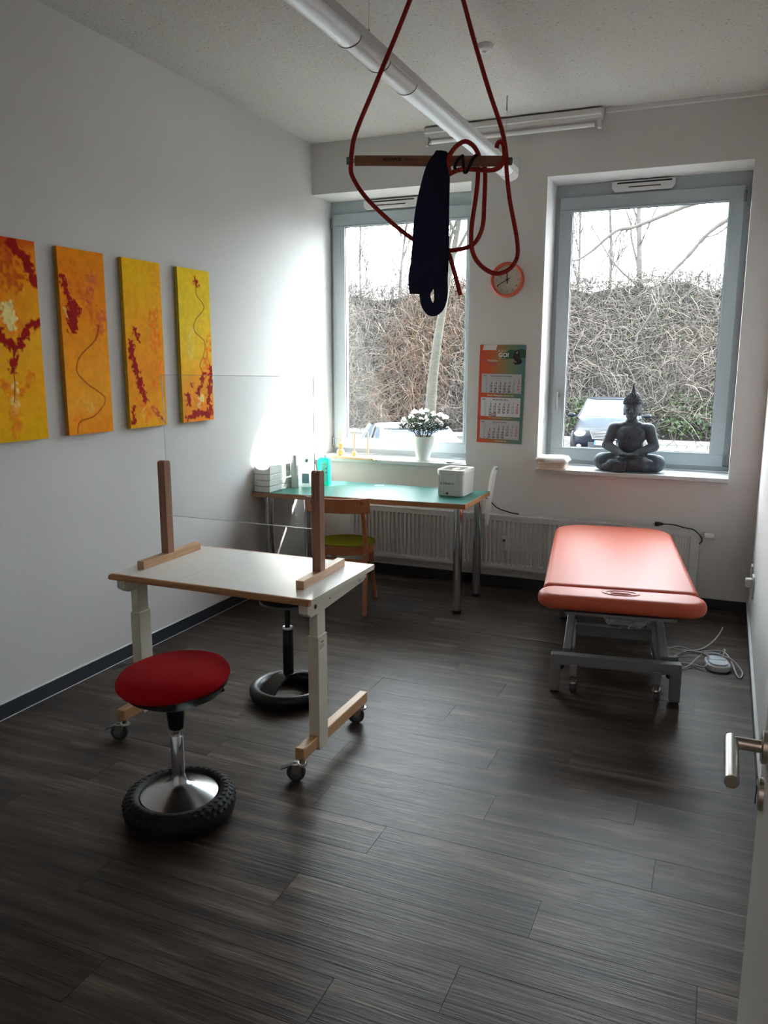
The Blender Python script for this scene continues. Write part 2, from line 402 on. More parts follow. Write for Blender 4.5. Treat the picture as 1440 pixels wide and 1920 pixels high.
# ================================================================== DOOR
door_m = mat('grey_white_door', '#9b9a93', .55, bump=(200, .1, .0005))
DX, DY0, DY1 = 3.103, -4.265, -5.165
dr = struct(MB().box(DX, DX+.04, DY1, DY0, .008, 2.05).build('door_1', door_m, smooth=False, bevel=.002))
HY, HZ = -4.335, 1.052
e = MB(); e.lathe([(0, 0), (.026, 0), (.026, .007), (.023, .009), (0, .009)], (DX, HY, HZ), 28, Matrix.Rotation(-pi/2, 3, 'Y')); e.build('handle_rosette', steel_m, dr)
hn = MB(); hn.cyl((DX, HY, HZ), (DX-.052, HY, HZ), .0100, seg=24)
hn.cyl((DX-.052, HY+.0105, HZ), (DX-.052, HY-.135, HZ), .0108, seg=28)
hn.build('door_handle', steel_m, dr, bevel=.0008)
kr = MB(); kr.lathe([(0, 0), (.026, 0), (.026, .007), (.023, .009), (0, .009)], (DX, HY, .972), 28, Matrix.Rotation(-pi/2, 3, 'Y'))
ko = kr.build('lock_rosette', steel_m, dr)
MB().prism([(HY-.004, .955), (HY+.004, .955), (HY+.004, .972), (HY+.008, .98), (HY, .986), (HY-.008, .98), (HY-.004, .972)], DX-.0105, DX-.008, 'x').build('keyhole', black_m, ko, False)
for z in (.3, 1.8):
    MB().cyl((DX+.046, DY1, z-.05), (DX+.046, DY1, z+.05), .009).build('hinge', steel_m, dr)

# ================================================================== RADIATOR on the window wall
rad = thing('radiator', 'long low white panel radiator under both windows', 'radiator', (0, 0, 0))
rm = mat('radiator_white', '#cfcfcd', .4)
RX0, RX1, RZ0, RZ1, RYF, RYB = .35, 2.905, .155, .553, -.105, -.03
# ribbed front panel
mb = MB(); pit = .0335; n = int((RX1-RX0-.06)/pit); xs = []; 
prof = [(RX0, 0), (RX0+.03, 0)]
for i in range(n):
    x = RX0+.03+i*pit; prof += [(x+.006, 0), (x+.011, .009), (x+.0235, .009), (x+.0285, 0)]
prof += [(RX1, 0)]
zs = [RZ0, RZ0+.03, RZ0+.045, RZ1-.055, RZ1-.04, RZ1-.006]
vs = []; 
for j, z in enumerate(zs):
    k = 1 if j in (2, 3) else 0
    vs += [(x, RYF+d*k, z) for x, d in prof]
m = len(prof)
mb.add(vs, [(j*m+i, j*m+i+1, (j+1)*m+i+1, (j+1)*m+i) for j in range(len(zs)-1) for i in range(m-1)])
mb.build('front_panel', rm, rad, angle=25)
MB().box(RX0+.003, RX1-.003, RYB-.012, RYB, RZ0+.005, RZ1-.01).build('back_panel', rm, rad, False)
MB().box(RX0-.004, RX0, RYF-.001, RYB, RZ0, RZ1).build('side_cover', rm, rad, False, .001); MB().box(RX1, RX1+.004, RYF-.001, RYB, RZ0, RZ1).build('side_cover', rm, rad, False, .001)
mb = MB(); mb.box(RX0-.004, RX1+.004, RYF-.002, RYF+.012, RZ1-.008, RZ1); mb.box(RX0-.004, RX1+.004, RYB-.008, RYB, RZ1-.008, RZ1)
k = RX0
while k < RX1: mb.box(k, k+.008, RYF+.012, RYB-.008, RZ1-.006, RZ1-.001); k += .0167
mb.build('top_grille', rm, rad, False)['kind'] = 'stuff'
mb = MB(); mb.cyl((RX1+.004, -.065, .515), (RX1+.03, -.065, .515), .011); mb.build('valve_fitting', steel_m, rad)
mb = MB(); mb.lathe([(0, 0), (.016, 0), (.021, .006), (.022, .045), (.018, .062), (.012, .066), (0, .066)], (RX1+.028, -.065, .515), 24, Matrix.Rotation(pi/2, 3, 'Y')); mb.build('thermostat_knob', white_m, rad)
MB().cyl((RX1+.02, -.05, .52), (RX1+.02, -.002, .52), .008).build('pipe', rm, rad); MB().tube([(RX0, -.05, .19), (RX0-.018, -.048, .19), (RX0-.02, -.04, .19), (RX0-.02, -.002, .19)], .008).build('pipe', rm, rad)
for x in (.9, 2.3): MB().box(x, x+.03, RYB, -.002, .2, .5).build('bracket', rm, rad, False)
hm = thing('heat_meter', 'small white heat cost meter clipped to the front of the radiator', 'meter', (1.597, RYF, .348))
MB().box(-.019, .019, -.024, .0, -.058, .058).build('housing', white_m, hm, bevel=.004)
MB().box(-.011, .011, -.0255, -.023, .018, .036).build('display', mat('lcd_grey', '#5f645f', .3), hm, False)
MB().box(-.013, .013, -.0252, -.023, -.03, .012).build('label_plate', mat('plate_white', '#c4c4c0', .6), hm, False)

# ================================================================== WALL / CEILING FITTINGS
# batten tube light on the ceiling edge
bt = thing('batten_light', 'white batten with a bare fluorescent tube above the windows', 'lamp', (0, 0, 0))
MB().box(.93, 2.14, -.075, -.02, 3.182, H).build('housing', white_m, bt, False, .003)
MB().box(.935, 2.135, -.11, -.075, 3.2, 3.232).build('reflector', white_m, bt, False, .002)
for x in (.945, 2.12): MB().box(x-.012, x+.012, -.075, -.035, 3.125, 3.184).build('lamp_holder', mat('holder_white', '#c2c2c0', .5), bt, False, .002)
MB().cyl((.955, -.055, 3.148), (2.11, -.055, 3.148), .013, seg=20).build('tube', mat('tube_glass', '#e9ecec', .15), bt)
for x in (.957, 2.09): MB().cyl((x, -.055, 3.148), (x+.02, -.055, 3.148), .0135).build('tube_cap', steel_m, bt)

sw = thing('wall_switch', 'square white wall plate high on the wall between the windows', 'switch', (1.553, 0, 2.972))
MB().box(-.042, .042, -.008, 0, -.042, .042).build('frame', white_m, sw, bevel=.003)
MB().box(-.029, .029, -.013, -.007, -.029, .029).build('rocker', white_m, sw, bevel=.002)

sm = thing('smoke_detector', 'small round white smoke detector on the ceiling', 'smoke detector', (1.72, -1.335, H))
MB().lathe([(0, -.03), (.034, -.03), (.043, -.024), (.045, -.012), (.045, -.0), (0, 0)], seg=32).build('housing', white_m, sm)
MB().lathe([(0, -.034), (.012, -.034), (.012, -.03), (0, -.03)], seg=20).build('test_button', mat('button_grey', '#a8a8a4', .5), sm)

# suspended profile lamp running into the room
LZ, LX, LY0, LY1 = 2.84, 1.60, -.27, -4.6
pl = thing('pendant_profile_lamp', 'long white linear lamp hanging on wires and running through the room', 'lamp', (0, 0, 0))
body_p = [(-.055, .0), (.055, 0), (.055, .036), (.034, .05), (-.034, .05), (-.055, .036)]
lampw = mat('lamp_white', '#cdccca', .35, .0)
diff = mat('louvre_aluminium', '#dfe3e6', .5, .35)
MB().prism(body_p, LY1, LY0, 'y', (LX, 0, LZ)).build('housing', lampw, pl, False, .003)
def half(y0, y1, m, nm, rr=.052, dd=.036):
    q = [(rr*math.cos(pi*k/14), -dd*math.sin(pi*k/14)) for k in range(15)]
    return MB().prism(q, y0, y1, 'y', (LX, 0, LZ)).build(nm, m, pl, angle=30)
half(-2.115, LY0-.13, diff, 'diffuser'); half(-2.70, -2.42, lampw, 'blank_cover'); half(-2.417, -2.118, lampw, 'blank_cover'); half(LY1, -2.703, diff, 'diffuser')
half(LY0-.13, LY0-.128+.13, lampw, 'end_cap', .054, .039)
for yy in (-2.701, -2.4185, -2.1165): half(yy-.0012, yy+.0012, mat('joint_dark', '#55585a', .5), 'joint_ring', .0535, .0385)
for yy in (-.517, -2.583):
    mb = MB(); mb.cyl((LX+.03, yy, LZ+.05), (LX+.03, yy, H), .0009, seg=6); mb.cyl((LX+.03, yy, H-.085), (LX+.03, yy, H), .005, seg=12); mb.cyl((LX+.03, yy, LZ+.048), (LX+.03, yy, LZ+.062), .005, seg=10)
    mb.build('suspension_wire', steel_m, pl)

# clock
ck = thing('wall_clock', 'round orange framed wall clock with a cream face', 'clock', (1.533, 0, 2.208))
RX = Matrix.Rotation(pi/2, 3, 'X')
MB().ring([(.096, .0), (.119, 0), (.121, .012), (.117, .03), (.108, .036), (.098, .03), (.096, .012)], seg=56, R=RX).build('frame', mat('clock_orange', '#c4573c', .35), ck)
MB().lathe([(0, 0), (.098, 0), (.098, .01), (0, .01)], seg=48, R=RX).build('dial', mat('dial_cream', '#c3beae', .6), ck)
ink = mat('ink_black', '#17181a', .6)
its = []
for h in range(1, 13):
    a = h*pi/6; its.append((str(h), .078*math.sin(a), .078*math.cos(a)-.006, .018, 0, 'CENTER', .01))
text_mesh(its, 'numerals', [ink], ck, .0108)['kind'] = 'stuff'
def hand(nm, ang, L0, L1, wd, y, m):
    R = Matrix.Rotation(ang, 3, 'Y')   # clockwise seen from the front
    p = [R @ Vector((a, 0, c)) for a, c in ((-wd/2, -L0), (wd/2, -L0), (wd/2, L1), (-wd/2, L1))]
    MB().add([q+Vector((0, y, 0)) for q in p]+[q+Vector((0, y-.001, 0)) for q in p], [(0, 1, 2, 3), (7, 6, 5, 4), (0, 4, 5, 1), (1, 5, 6, 2), (2, 6, 7, 3), (3, 7, 4, 0)]).build(nm, m, ck, False)
hand('hour_hand', math.radians(-4), .025, .052, .007, -.014, ink)
hand('minute_hand', math.radians(241), .022, .078, .005, -.017, ink)
hand('second_hand', math.radians(296), .025, .07, .0015, -.02, mat('hand_grey', '#4c4c4e', .5))
MB().lathe([(0, .01), (.006, .01), (.006, .022), (0, .022)], seg=16, R=RX).build('hub', ink, ck)

# roller-shutter strap on the wall by the desk end
sp = thing('shutter_strap', 'white plastic strap hanging from a wall hook right of the desk', 'strap', (1.50, 0, .88))
mb = MB(); mb.cyl((.0, 0, 0), (0, -.03, 0), .004); mb.ball((0, -.03, 0), .008); mb.build('hook', steel_m, sp)
pts = smoothpts([(-.012, -.02, .012), (-.024, -.05, -.03), (-.03, -.09, -.13), (-.036, -.118, -.25), (-.04, -.126, -.37), (-.037, -.128, -.405), (-.03, -.124, -.37), (-.016, -.116, -.22), (-.01, -.06, -.08), (-.006, -.022, .008)], 4, True)
vs = [p+Vector((dx, dy, 0)) for p in pts for dx, dy in ((-.011, -.0015), (.011, -.0015), (.011, .0015), (-.011, .0015))]
n = len(pts); fs = [(i*4+k, i*4+(k+1) % 4, ((i+1) % n)*4+(k+1) % 4, ((i+1) % n)*4+k) for i in range(n) for k in range(4)]
MB().add(vs, fs).build('strap_loop', mat('translucent_white', '#f6f6f6', .3), sp, angle=60)
# black cable from the appliance box behind the desk to the wall
tag(MB().tube(smoothpts([(1.36, -.2, .74), (1.45, -.12, .68), (1.52, -.06, .60), (1.6, -.04, .57), (1.68, -.045, .56)], 6), .004, 8).build('power_cable', black_m), 'black cable running from behind the desk down to the radiator', 'cable')
# loose black plug lying on the radiator
pg = thing('plug_cable', 'black power plug with a short cord lying on the radiator top', 'plug', (2.62, -.06, RZ1))
mb = MB(); mb.cyl((-.0, 0, .016), (.03, 0, .018), .016, .014, 12); mb.cyl((.03, 0, .018), (.055, .002, .02), .013, .006, 12); mb.build('plug', black_m, pg)
mb = MB(); mb.cyl((-.018, -.008, .016), (0, -.008, .016), .0022); mb.cyl((-.018, .008, .016), (0, .008, .016), .0022); mb.build('prong', steel_m, pg)
mb = MB(); mb.tube(smoothpts([(.05, .002, .02), (.12, -.0, .02), (.19, -.01, .008), (.25, -.045, .004), (.292, -.06, -.03), (.305, -.06, -.06), (.29, -.05, -.085)], 6), .0038, 8); mb.build('cord', black_m, pg)
# sockets on the right wall
sk1 = thing('wall_socket', 'white socket plate low on the right wall near the corner, the farther of the two', 'socket', (W, -.27, .355))
MB().box(-.012, 0, -.04, .04, -.04, .04).build('plate', white_m, sk1, bevel=.003); MB().lathe([(0, 0), (.02, 0), (.02, .004), (0, .004)], (-.012, 0, 0), 20, Matrix.Rotation(-pi/2, 3, 'Y')).build('insert', mat('socket_grey', '#b5b5b2', .4), sk1)
sk2 = thing('wall_socket', 'white socket with a plug adapter on the right wall, the nearer of the two', 'socket', (W, -.56, .33))
MB().box(-.012, 0, -.04, .04, -.07, .07).build('plate', white_m, sk2, bevel=.003); MB().box(-.05, -.012, -.022, .022, -.005, .05).build('adapter', white_m, sk2, bevel=.006)

# ================================================================== CALENDAR
cal = thing('wall_calendar', 'three month wall calendar with orange to green backing between the windows', 'calendar', (1.505, 0, 1.065))
CWd, CHt = .335, .70
cm = bpy.data.materials.new('calendar_print'); cm.use_nodes = True; nt = cm.node_tree; b = nt.nodes['Principled BSDF']
tc = nt.nodes.new('ShaderNodeTexCoord'); sx = nt.nodes.new('ShaderNodeSeparateXYZ'); nt.links.new(tc.outputs['Object'], sx.inputs[0])
mr = nt.nodes.new('ShaderNodeMapRange'); mr.inputs[1].default_value = -CWd/2; mr.inputs[2].default_value = CWd/2; nt.links.new(sx.outputs[0], mr.inputs[0])
rp = nt.nodes.new('ShaderNodeValToRGB'); nt.links.new(mr.outputs[0], rp.inputs[0]); el = rp.color_ramp.elements
el[0].color = lin('#c8452a'); el[1].color = lin('#4f8079'); el[1].position = .95
q = el.new(.22); q.color = lin('#c4562a'); q = el.new(.6); q.color = lin('#7f7a52')
nt.links.new(rp.outputs[0], b.inputs['Base Color']); b.inputs['Roughness'].default_value = .4
MB().box(-CWd/2, CWd/2, -.004, -.001, 0, CHt).build('backing_board', cm, cal, False)
def flat(poly, y, m, nm, par): return MB().prism(poly, y-.0006, y, 'y').build(nm, m, par, False)
tabw = mat('print_white', '#cfcac4', .6)
hdr = MB()
flat([(-.148, .662), (-.05, .662), (-.04, .699), (-.14, .699)], -.0042, tabw, 'logo_panel', cal)
flat([(-.01, .60), (.167, .61), (.167, .665), (.13, .675), (.1, .66), (.06, .668), (.02, .65), (-.01, .64)], -.0041, mat('print_tree_green', '#35543f', .6), 'printed_trees', cal)
# shoe shape
flat([(-.166, .598), (-.12, .6), (-.09, .592), (-.05, .594), (-.02, .586), (-.07, .578), (-.1, .582), (-.06, .57), (-.035, .56), (-.04, .548), (-.07, .553), (-.12, .578), (-.166, .59)], -.0042, mat('print_shoe', '#b0544f', .6), 'printed_shoe', cal)
flat([(-.115, .596), (-.09, .593), (-.05, .594), (-.025, .585), (-.075, .579), (-.105, .586)], -.0048, mat('print_grey', '#a6a098', .6), 'printed_shoe_side', cal)
# sitting figure
flat([(.075, .62), (.088, .655), (.1, .665), (.118, .66), (.126, .64), (.125, .61), (.14, .595), (.146, .58), (.128, .565), (.095, .562), (.083, .575), (.075, .598)], -.0046, mat('print_dark', '#2c2426', .6), 'printed_figure', cal)
flat([(.094, .642), (.104, .656), (.112, .65), (.108, .636)], -.0052, mat('print_skin', '#a8806c', .6), 'printed_face', cal)
flat([(.072, .6), (.08, .606), (.088, .59), (.105, .583), (.1, .577), (.082, .583)], -.0052, mat('print_skin', '#a8806c', .6), 'printed_arm', cal)
whi = mat('print_text_white', '#e2dfd8', .6)
text_mesh([('3... 2... 1...', -.03, .653, .016, 0, 'LEFT', .03), ('GO!', -.03, .615, .042, 0, 'LEFT', .035), ('_________', -.03, .607, .012, 0, 'LEFT', .04),
           ('Schein Orthopädie Service KG', -.005, .338, .0155, 0, 'CENTER', .01), ('Tel. +49 (0)2191 910-0 · www.schein.de', 0, .178, .0105, 0, 'CENTER', .0), ('www.schein.de', .01, .012, .014, 0, 'CENTER', .01)], 'lettering', [whi], cal, .0064)
padm = mat('calendar_pad', '#b4b3b6', .7); padl = mat('calendar_pad_light', '#cdccd0', .7)
gryt = mat('print_text_grey', '#6c6b6e', .6); redt = mat('print_text_red', '#b3283c', .6)
def pad(zb, month, rows, pm_, reds=()):
    pw, ph = .29, .135
    po = MB().box(-.145, .145, -.0085, -.004, zb, zb+ph).build('month_pad', pm_, cal, False)
    its = [('2020', -.135, zb+ph-.018, .012, 0, 'LEFT', .03), (month, .0, zb+ph-.018, .0115, 0, 'CENTER', .02)]
    cols = [-.115, -.077, -.044, -.011, .022, .055, .088, .122]
    for x, c in zip(cols, 'WMDMDFSS'): its.append((c, x+.012, zb+ph-.033, .010, 1, 'RIGHT', 0))
    rh = .0195
    for k, (wk, days) in enumerate(rows):
        z = zb+ph-.052-k*rh
        its.append((str(wk), cols[0]+.012, z, .018, 1, 'RIGHT', 0))
        for i, d in enumerate(days):
            if d:
                c = 2 if (i == 6 or d in reds) else 1 if i == 5 else 0
                its.append((str(d), cols[i+1]+.012, z, .019, c, 'RIGHT', .03 if c != 1 else .005))
    text_mesh(its, 'print', [ink, gryt, redt], po, .0092)
    return po
pad(.36, 'Februar February Février Febrero', [(5, (0, 0, 0, 0, 0, 1, 2)), (6, (3, 4, 5, 6, 7, 8, 9)), (7, (10, 11, 12, 13, 14, 15, 16)), (8, (17, 18, 19, 20, 21, 22, 23)), (9, (24, 25, 26, 27, 28, 29, 1))], padm)
pm2 = pad(.192, 'März March Mars Marzo', [(10, (2, 3, 4, 5, 6, 7, 8)), (11, (9, 10, 11, 12, 13, 14, 15)), (12, (16, 17, 18, 19, 20, 21, 22)), (13, (23, 24, 25, 26, 27, 28, 29)), (14, (30, 31, 0, 0, 0, 0, 0))], padl)
pad(.03, 'April April Avril Abril', [(14, (0, 0, 1, 2, 3, 4, 5)), (15, (6, 7, 8, 9, 10, 11, 12)), (16, (13, 14, 15, 16, 17, 18, 19)), (17, (20, 21, 22, 23, 24, 25, 26)), (18, (27, 28, 29, 30, 0, 0, 0))], padm, (10, 13))
mb = MB(); zz = .192+.135-.052-4*.0195-.004; x0, x1 = -.079+.0, -.044+.016; x0 = -.062
for a, b2, c, d in ((x0, x1, zz, zz+.0035), (x0, x1, zz+.021, zz+.0245), (x0, x0+.0035, zz, zz+.0245), (x1-.0035, x1, zz, zz+.0245)): mb.box(a, b2, -.0105, -.0094, c, d)
mb.build('date_marker', mat('marker_red', '#7d1f22', .4), cal, False)
cal.rotation_euler = (0, math.radians(0.8), 0)

# ================================================================== PAINTINGS on the left wall
def noise2(h, w, cell, rs):
    g = rs.rand(h//cell+3, w//cell+3); yy, xx = np.mgrid[0:h, 0:w]/cell
    yi, xi = yy.astype(int), xx.astype(int); fy, fx = yy-yi, xx-xi; fy = fy*fy*(3-2*fy); fx = fx*fx*(3-2*fx)
    return (g[yi, xi]*(1-fy)*(1-fx)+g[yi+1, xi]*fy*(1-fx)+g[yi, xi+1]*(1-fy)*fx+g[yi+1, xi+1]*fy*fx)
def painting(yc, seed, base, blobs, lines, label, side_col):
    """yc = y of the left edge seen from the room; picture u runs to the window, v down"""
    NW, NH = 84, 250; rs = np.random.RandomState(seed)
    U, V = np.meshgrid(np.linspace(0, 1, NW), np.linspace(0, 1, NH))
    cl_ = lambda h: np.array(lin(h)[:3])
    stops = base; col = np.zeros((NH, NW, 3))
    vv = np.clip(V+.12*(noise2(NH, NW, 20, rs)-.5)+.10*(U-.5), 0, 1)
    for i in range(3): col[..., i] = np.interp(vv, [s[0] for s in stops], [cl_(s[1])[i] for s in stops])
    relief = .2*noise2(NH, NW, 3, rs)+.3*noise2(NH, NW, 8, rs)
    mott = noise2(NH, NW, 6, rs)*.6+noise2(NH, NW, 14, rs)*.4
    col *= (1+.24*(mott-.5))[..., None]
    # streaks of palette knife work: jagged by a blocky offset
    jx = (noise2(NH, NW, 4, rs)-.5)+.6*(rs.rand(NH//4+1, NW//4+1).repeat(4, 0).repeat(4, 1)[:NH, :NW]-.5)
    jy = (noise2(NH, NW, 5, rs)-.5)
    Ud, Vd = U+.10*jx, V+.035*jy
    for (hexc, wid, amt, pts) in blobs:
        d = np.full((NH, NW), 9.)
        pts = [np.array(p) for p in pts]
        if len(pts) == 1: d = np.hypot(Ud-pts[0][0], (Vd-pts[0][1])*3)
        for a, b_ in zip(pts[:-1], pts[1:]):
            ax, ay, bx, by = a[0], a[1]*3, b_[0], b_[1]*3; L2 = (bx-ax)**2+(by-ay)**2+1e-9
            t_ = np.clip(((Ud-ax)*(bx-ax)+(Vd*3-ay)*(by-ay))/L2, 0, 1)
            d = np.minimum(d, np.hypot(Ud-ax-t_*(bx-ax), Vd*3-ay-t_*(by-ay)))
        msk = np.clip((wid-d)/.035, 0, 1)*amt
        if amt < .95: msk *= np.clip(noise2(NH, NW, 5, rs)*2-.35, 0, 1)
        tone = cl_(hexc)[None, None]*(1+.35*(noise2(NH, NW, 4, rs)-.5))[..., None]
        col = col*(1-msk[..., None])+tone*msk[..., None]; relief += msk*.8
    for (hexc, wid, pts) in lines:
        P = np.array([(p.x, p.y) for p in smoothpts([(a, b_, 0) for a, b_ in pts], 10)])
        d = np.full((NH, NW), 9.)
        for a, b_ in zip(P[:-1], P[1:]):
            ax, ay, bx, by = a[0], a[1]*3, b_[0], b_[1]*3; L2 = (bx-ax)**2+(by-ay)**2+1e-9
            t_ = np.clip(((U-ax)*(bx-ax)+(V*3-ay)*(by-ay))/L2, 0, 1)
            d = np.minimum(d, np.hypot(U-ax-t_*(bx-ax), V*3-ay-t_*(by-ay)))
        msk = np.clip((wid-d)/.012+.5, 0, 1)*.85
        col = col*(1-msk[..., None])+cl_(hexc)[None, None]*msk[..., None]
    PWd, PHt = .31, .90
    rel = relief*.0011
    verts = np.stack([.022+rel, U*PWd, -V*PHt], -1).reshape(-1, 3)
    idx = np.arange(NH*NW).reshape(NH, NW)
    f = np.stack([idx[:-1, :-1], idx[1:, :-1], idx[1:, 1:], idx[:-1, 1:]], -1).reshape(-1, 4)
    me = bpy.data.meshes.new('painted_surface'); me.from_pydata(verts.tolist(), [], f.tolist())
    ca = me.color_attributes.new('paint', 'FLOAT_COLOR', 'POINT')
    ca.data.foreach_set('color', np.concatenate([np.clip(col*1.08, 0, .98), np.ones((NH, NW, 1))], -1).reshape(-1))
    me.polygons.foreach_set('use_smooth', [True]*len(me.polygons))
    me.materials.append(paint_m)
    th = thing('canvas_painting', label, 'painting', (0.006, yc, 2.183), 0, 'four tall canvases on the left wall')
    o = bpy.data.objects.new('painted_surface', me); C.objects.link(o); o.parent = th
    sidem = mat('canvas_side_'+side_col[1:], side_col, .7, var=(30, .12))
    MB().box(0, .0208, 0, PWd, -PHt, 0).build('canvas', sidem, th, False)
    return th
paint_m = bpy.data.materials.new('oil_paint'); paint_m.use_nodes = True; nt = paint_m.node_tree; b = nt.nodes['Principled BSDF']
at = nt.nodes.new('ShaderNodeAttribute'); at.attribute_name = 'paint'; nt.links.new(at.outputs['Color'], b.inputs['Base Color']); b.inputs['Roughness'].default_value = .85; b.inputs['Specular IOR Level'].default_value = .12
DR, OR_, YE, LY_, PK = '#a01410', '#ee7a14', '#f0a818', '#f0da90', '#d8683a'
painting(-2.775-.31+.31-.0-.31+.01, 1, [(0, '#d8550c'), (.12, '#ee8a10'), (.35, '#f29c14'), (.55, '#f4ae1c'), (.8, '#efa812'), (1, '#e6ac0c')],
    [('#c83a10', .28, .75, [(.1, .02), (.5, .18)]), (DR, .10, 1, [(.55, .02), (.8, .08), (.95, .2)]), (DR, .07, 1, [(.2, .06), (.1, .22)]), (OR_, .2, .8, [(.2, .3), (.5, .42)]), (LY_, .13, 1, [(.42, .34), (.45, .40)]), ('#f4b840', .05, .9, [(.7, .25)]),
     (DR, .085, 1, [(.1, .42), (.35, .50), (.47, .53)]), (DR, .085, 1, [(.97, .40), (.75, .43), (.5, .55), (.42, .63)]), (OR_, .1, .8, [(.2, .7), (.45, .78), (.75, .68)]), (LY_, .08, .9, [(.42, .72), (.4, .85)]), (OR_, .12, .6, [(.4, .85), (.4, .95)])],
    [('#8a2210', .010, [(.42, .62), (.44, .70), (.40, .8)])], 'leftmost tall canvas, orange with a dark red Y shape and pale centre', '#c89a1e')
painting(-2.632, 2, [(0, '#ee8a0c'), (.3, '#ee8a10'), (.6, '#f09a1c'), (.8, '#f0a024'), (1, '#ea8a10')],
    [(OR_, .2, .8, [(.2, .1), (.4, .2)]), (PK, .13, .9, [(.72, .14), (.6, .25)]), (PK, .12, .9, [(.9, .33), (.85, .42)]), ('#e06a1c', .12, .8, [(.45, .2), (.65, .3), (.8, .45)]), (DR, .075, 1, [(.08, .15), (.15, .24), (.2, .3)]), (DR, .11, 1, [(.28, .30), (.22, .36), (.22, .42)]), (DR, .06, 1, [(.38, .33)]), (LY_, .03, 1, [(.1, .31), (.12, .345)]), ('#e3b860', .12, .5, [(.5, .85)]), (OR_, .12, .6, [(.2, .92)])],
    [('#8a2210', .011, [(.8, .40), (.7, .48), (.35, .57), (.25, .65), (.45, .72), (.85, .81), (.6, .90), (.25, .93), (.18, .99)])], 'second tall canvas from the left, orange with a wavy line below a red patch', '#c8841e')
painting(-2.186, 3, [(0, '#efb810'), (.25, '#f0ae18'), (.45, '#f09c18'), (.65, '#ee921a'), (1, '#eca41a')],
    [('#f2a826', .16, .8, [(.85, .05), (.9, .3)]), (OR_, .16, .8, [(.75, .3), (.8, .5)]), ('#e5bb70', .04, 1, [(.65, .4)]), (OR_, .12, .6, [(.85, .6), (.7, .75)]),
     (DR, .07, 1, [(.22, .42), (.35, .47)]), (DR, .085, 1, [(.12, .49), (.14, .58), (.22, .64)]), (DR, .085, 1, [(.2, .62), (.3, .74), (.42, .83)]), (DR, .06, 1, [(.1, .88), (.08, .97)]), (PK, .05, 1, [(.6, .88), (.85, .96)]), (DR, .035, 1, [(.7, .89), (.95, .985)]), (OR_, .12, .8, [(.25, .85), (.5, .93)]), (LY_, .04, .8, [(.35, .88), (.35, .95)])],
    [], 'third tall canvas from the left, golden with a dark red diagonal in the lower half', '#c8a01e')
painting(-1.722, 4, [(0, '#ecc61c'), (.3, '#e8c42c'), (.55, '#ecbc30'), (.75, '#eea028'), (1, '#ee881c')],
    [('#dccb70', .1, .6, [(.35, .4), (.3, .55)]), (OR_, .13, .7, [(.55, .08)]), (DR, .075, 1, [(.55, .07), (.6, .10)]), (OR_, .13, .9, [(.95, .45), (.85, .6), (.75, .7)]), (DR, .07, 1, [(.72, .68), (.62, .76), (.5, .80)]), (DR, .06, 1, [(.3, .75)]), (DR, .08, 1, [(.95, .64), (.9, .75), (.85, .85), (.9, .95)]), (DR, .08, 1, [(.15, .82), (.2, .88)]), (DR, .08, 1, [(.15, .97), (.5, .94), (.85, .96)]), (LY_, .1, 1, [(.5, .88), (.62, .85)]), (OR_, .09, .9, [(.35, .84), (.7, .9)])],
    [('#8a2a10', .010, [(.57, .10), (.57, .16), (.8, .24), (.5, .33), (.47, .4), (.78, .47), (.72, .56), (.6, .62), (.66, .68), (.6, .78)])], 'fourth tall canvas, pale yellow with a red flower on a wavy stem', '#bfa51e')

# ================================================================== DESK
DZ = .75
desk = thing('desk', 'long desk with a teal top and chrome tube legs under the left window', 'desk', (0, 0, 0))
poly = [(.006, -.965), (1.517, -.83), (1.519, -.255), (.006, -.255)]
MB().prism(poly, DZ-.034, DZ-.0015, 'z').build('wooden_edge', beech_edge, desk, False, .0015)
c0 = .004
MB().prism([(.006, -.965+c0), (1.517-c0, -.83+c0), (1.519-c0, -.255), (.006, -.255)], DZ-.0015, DZ, 'z').build('desktop', teal_m, desk, False)
for x, y in ((1.455, -.775), (1.458, -.335), (.09, -.875), (.10, -.33)):
    l = MB().cyl((x, y, .02), (x, y, DZ-.034), .030, seg=28).build('leg', chrome_m, desk)
    MB().lathe([(0, 0), (.029, 0), (.031, .004), (.031, .022), (0, .022)], (x, y, 0), 28).build('foot_cap', black_m, l)
MB().ring([(.024, DZ), (.036, DZ), (.036, DZ+.002), (.024, DZ+.002)], (.705, -.34, 0), 28).build('grommet_ring', mat('grommet', '#8fa8a6', .35), desk)
MB().lathe([(0, DZ), (.024, DZ), (.024, DZ+.0012), (0, DZ+.0012)], (.705, -.34, 0), 24).build('grommet_cap', mat('grommet_cap', '#55807b', .4), desk)

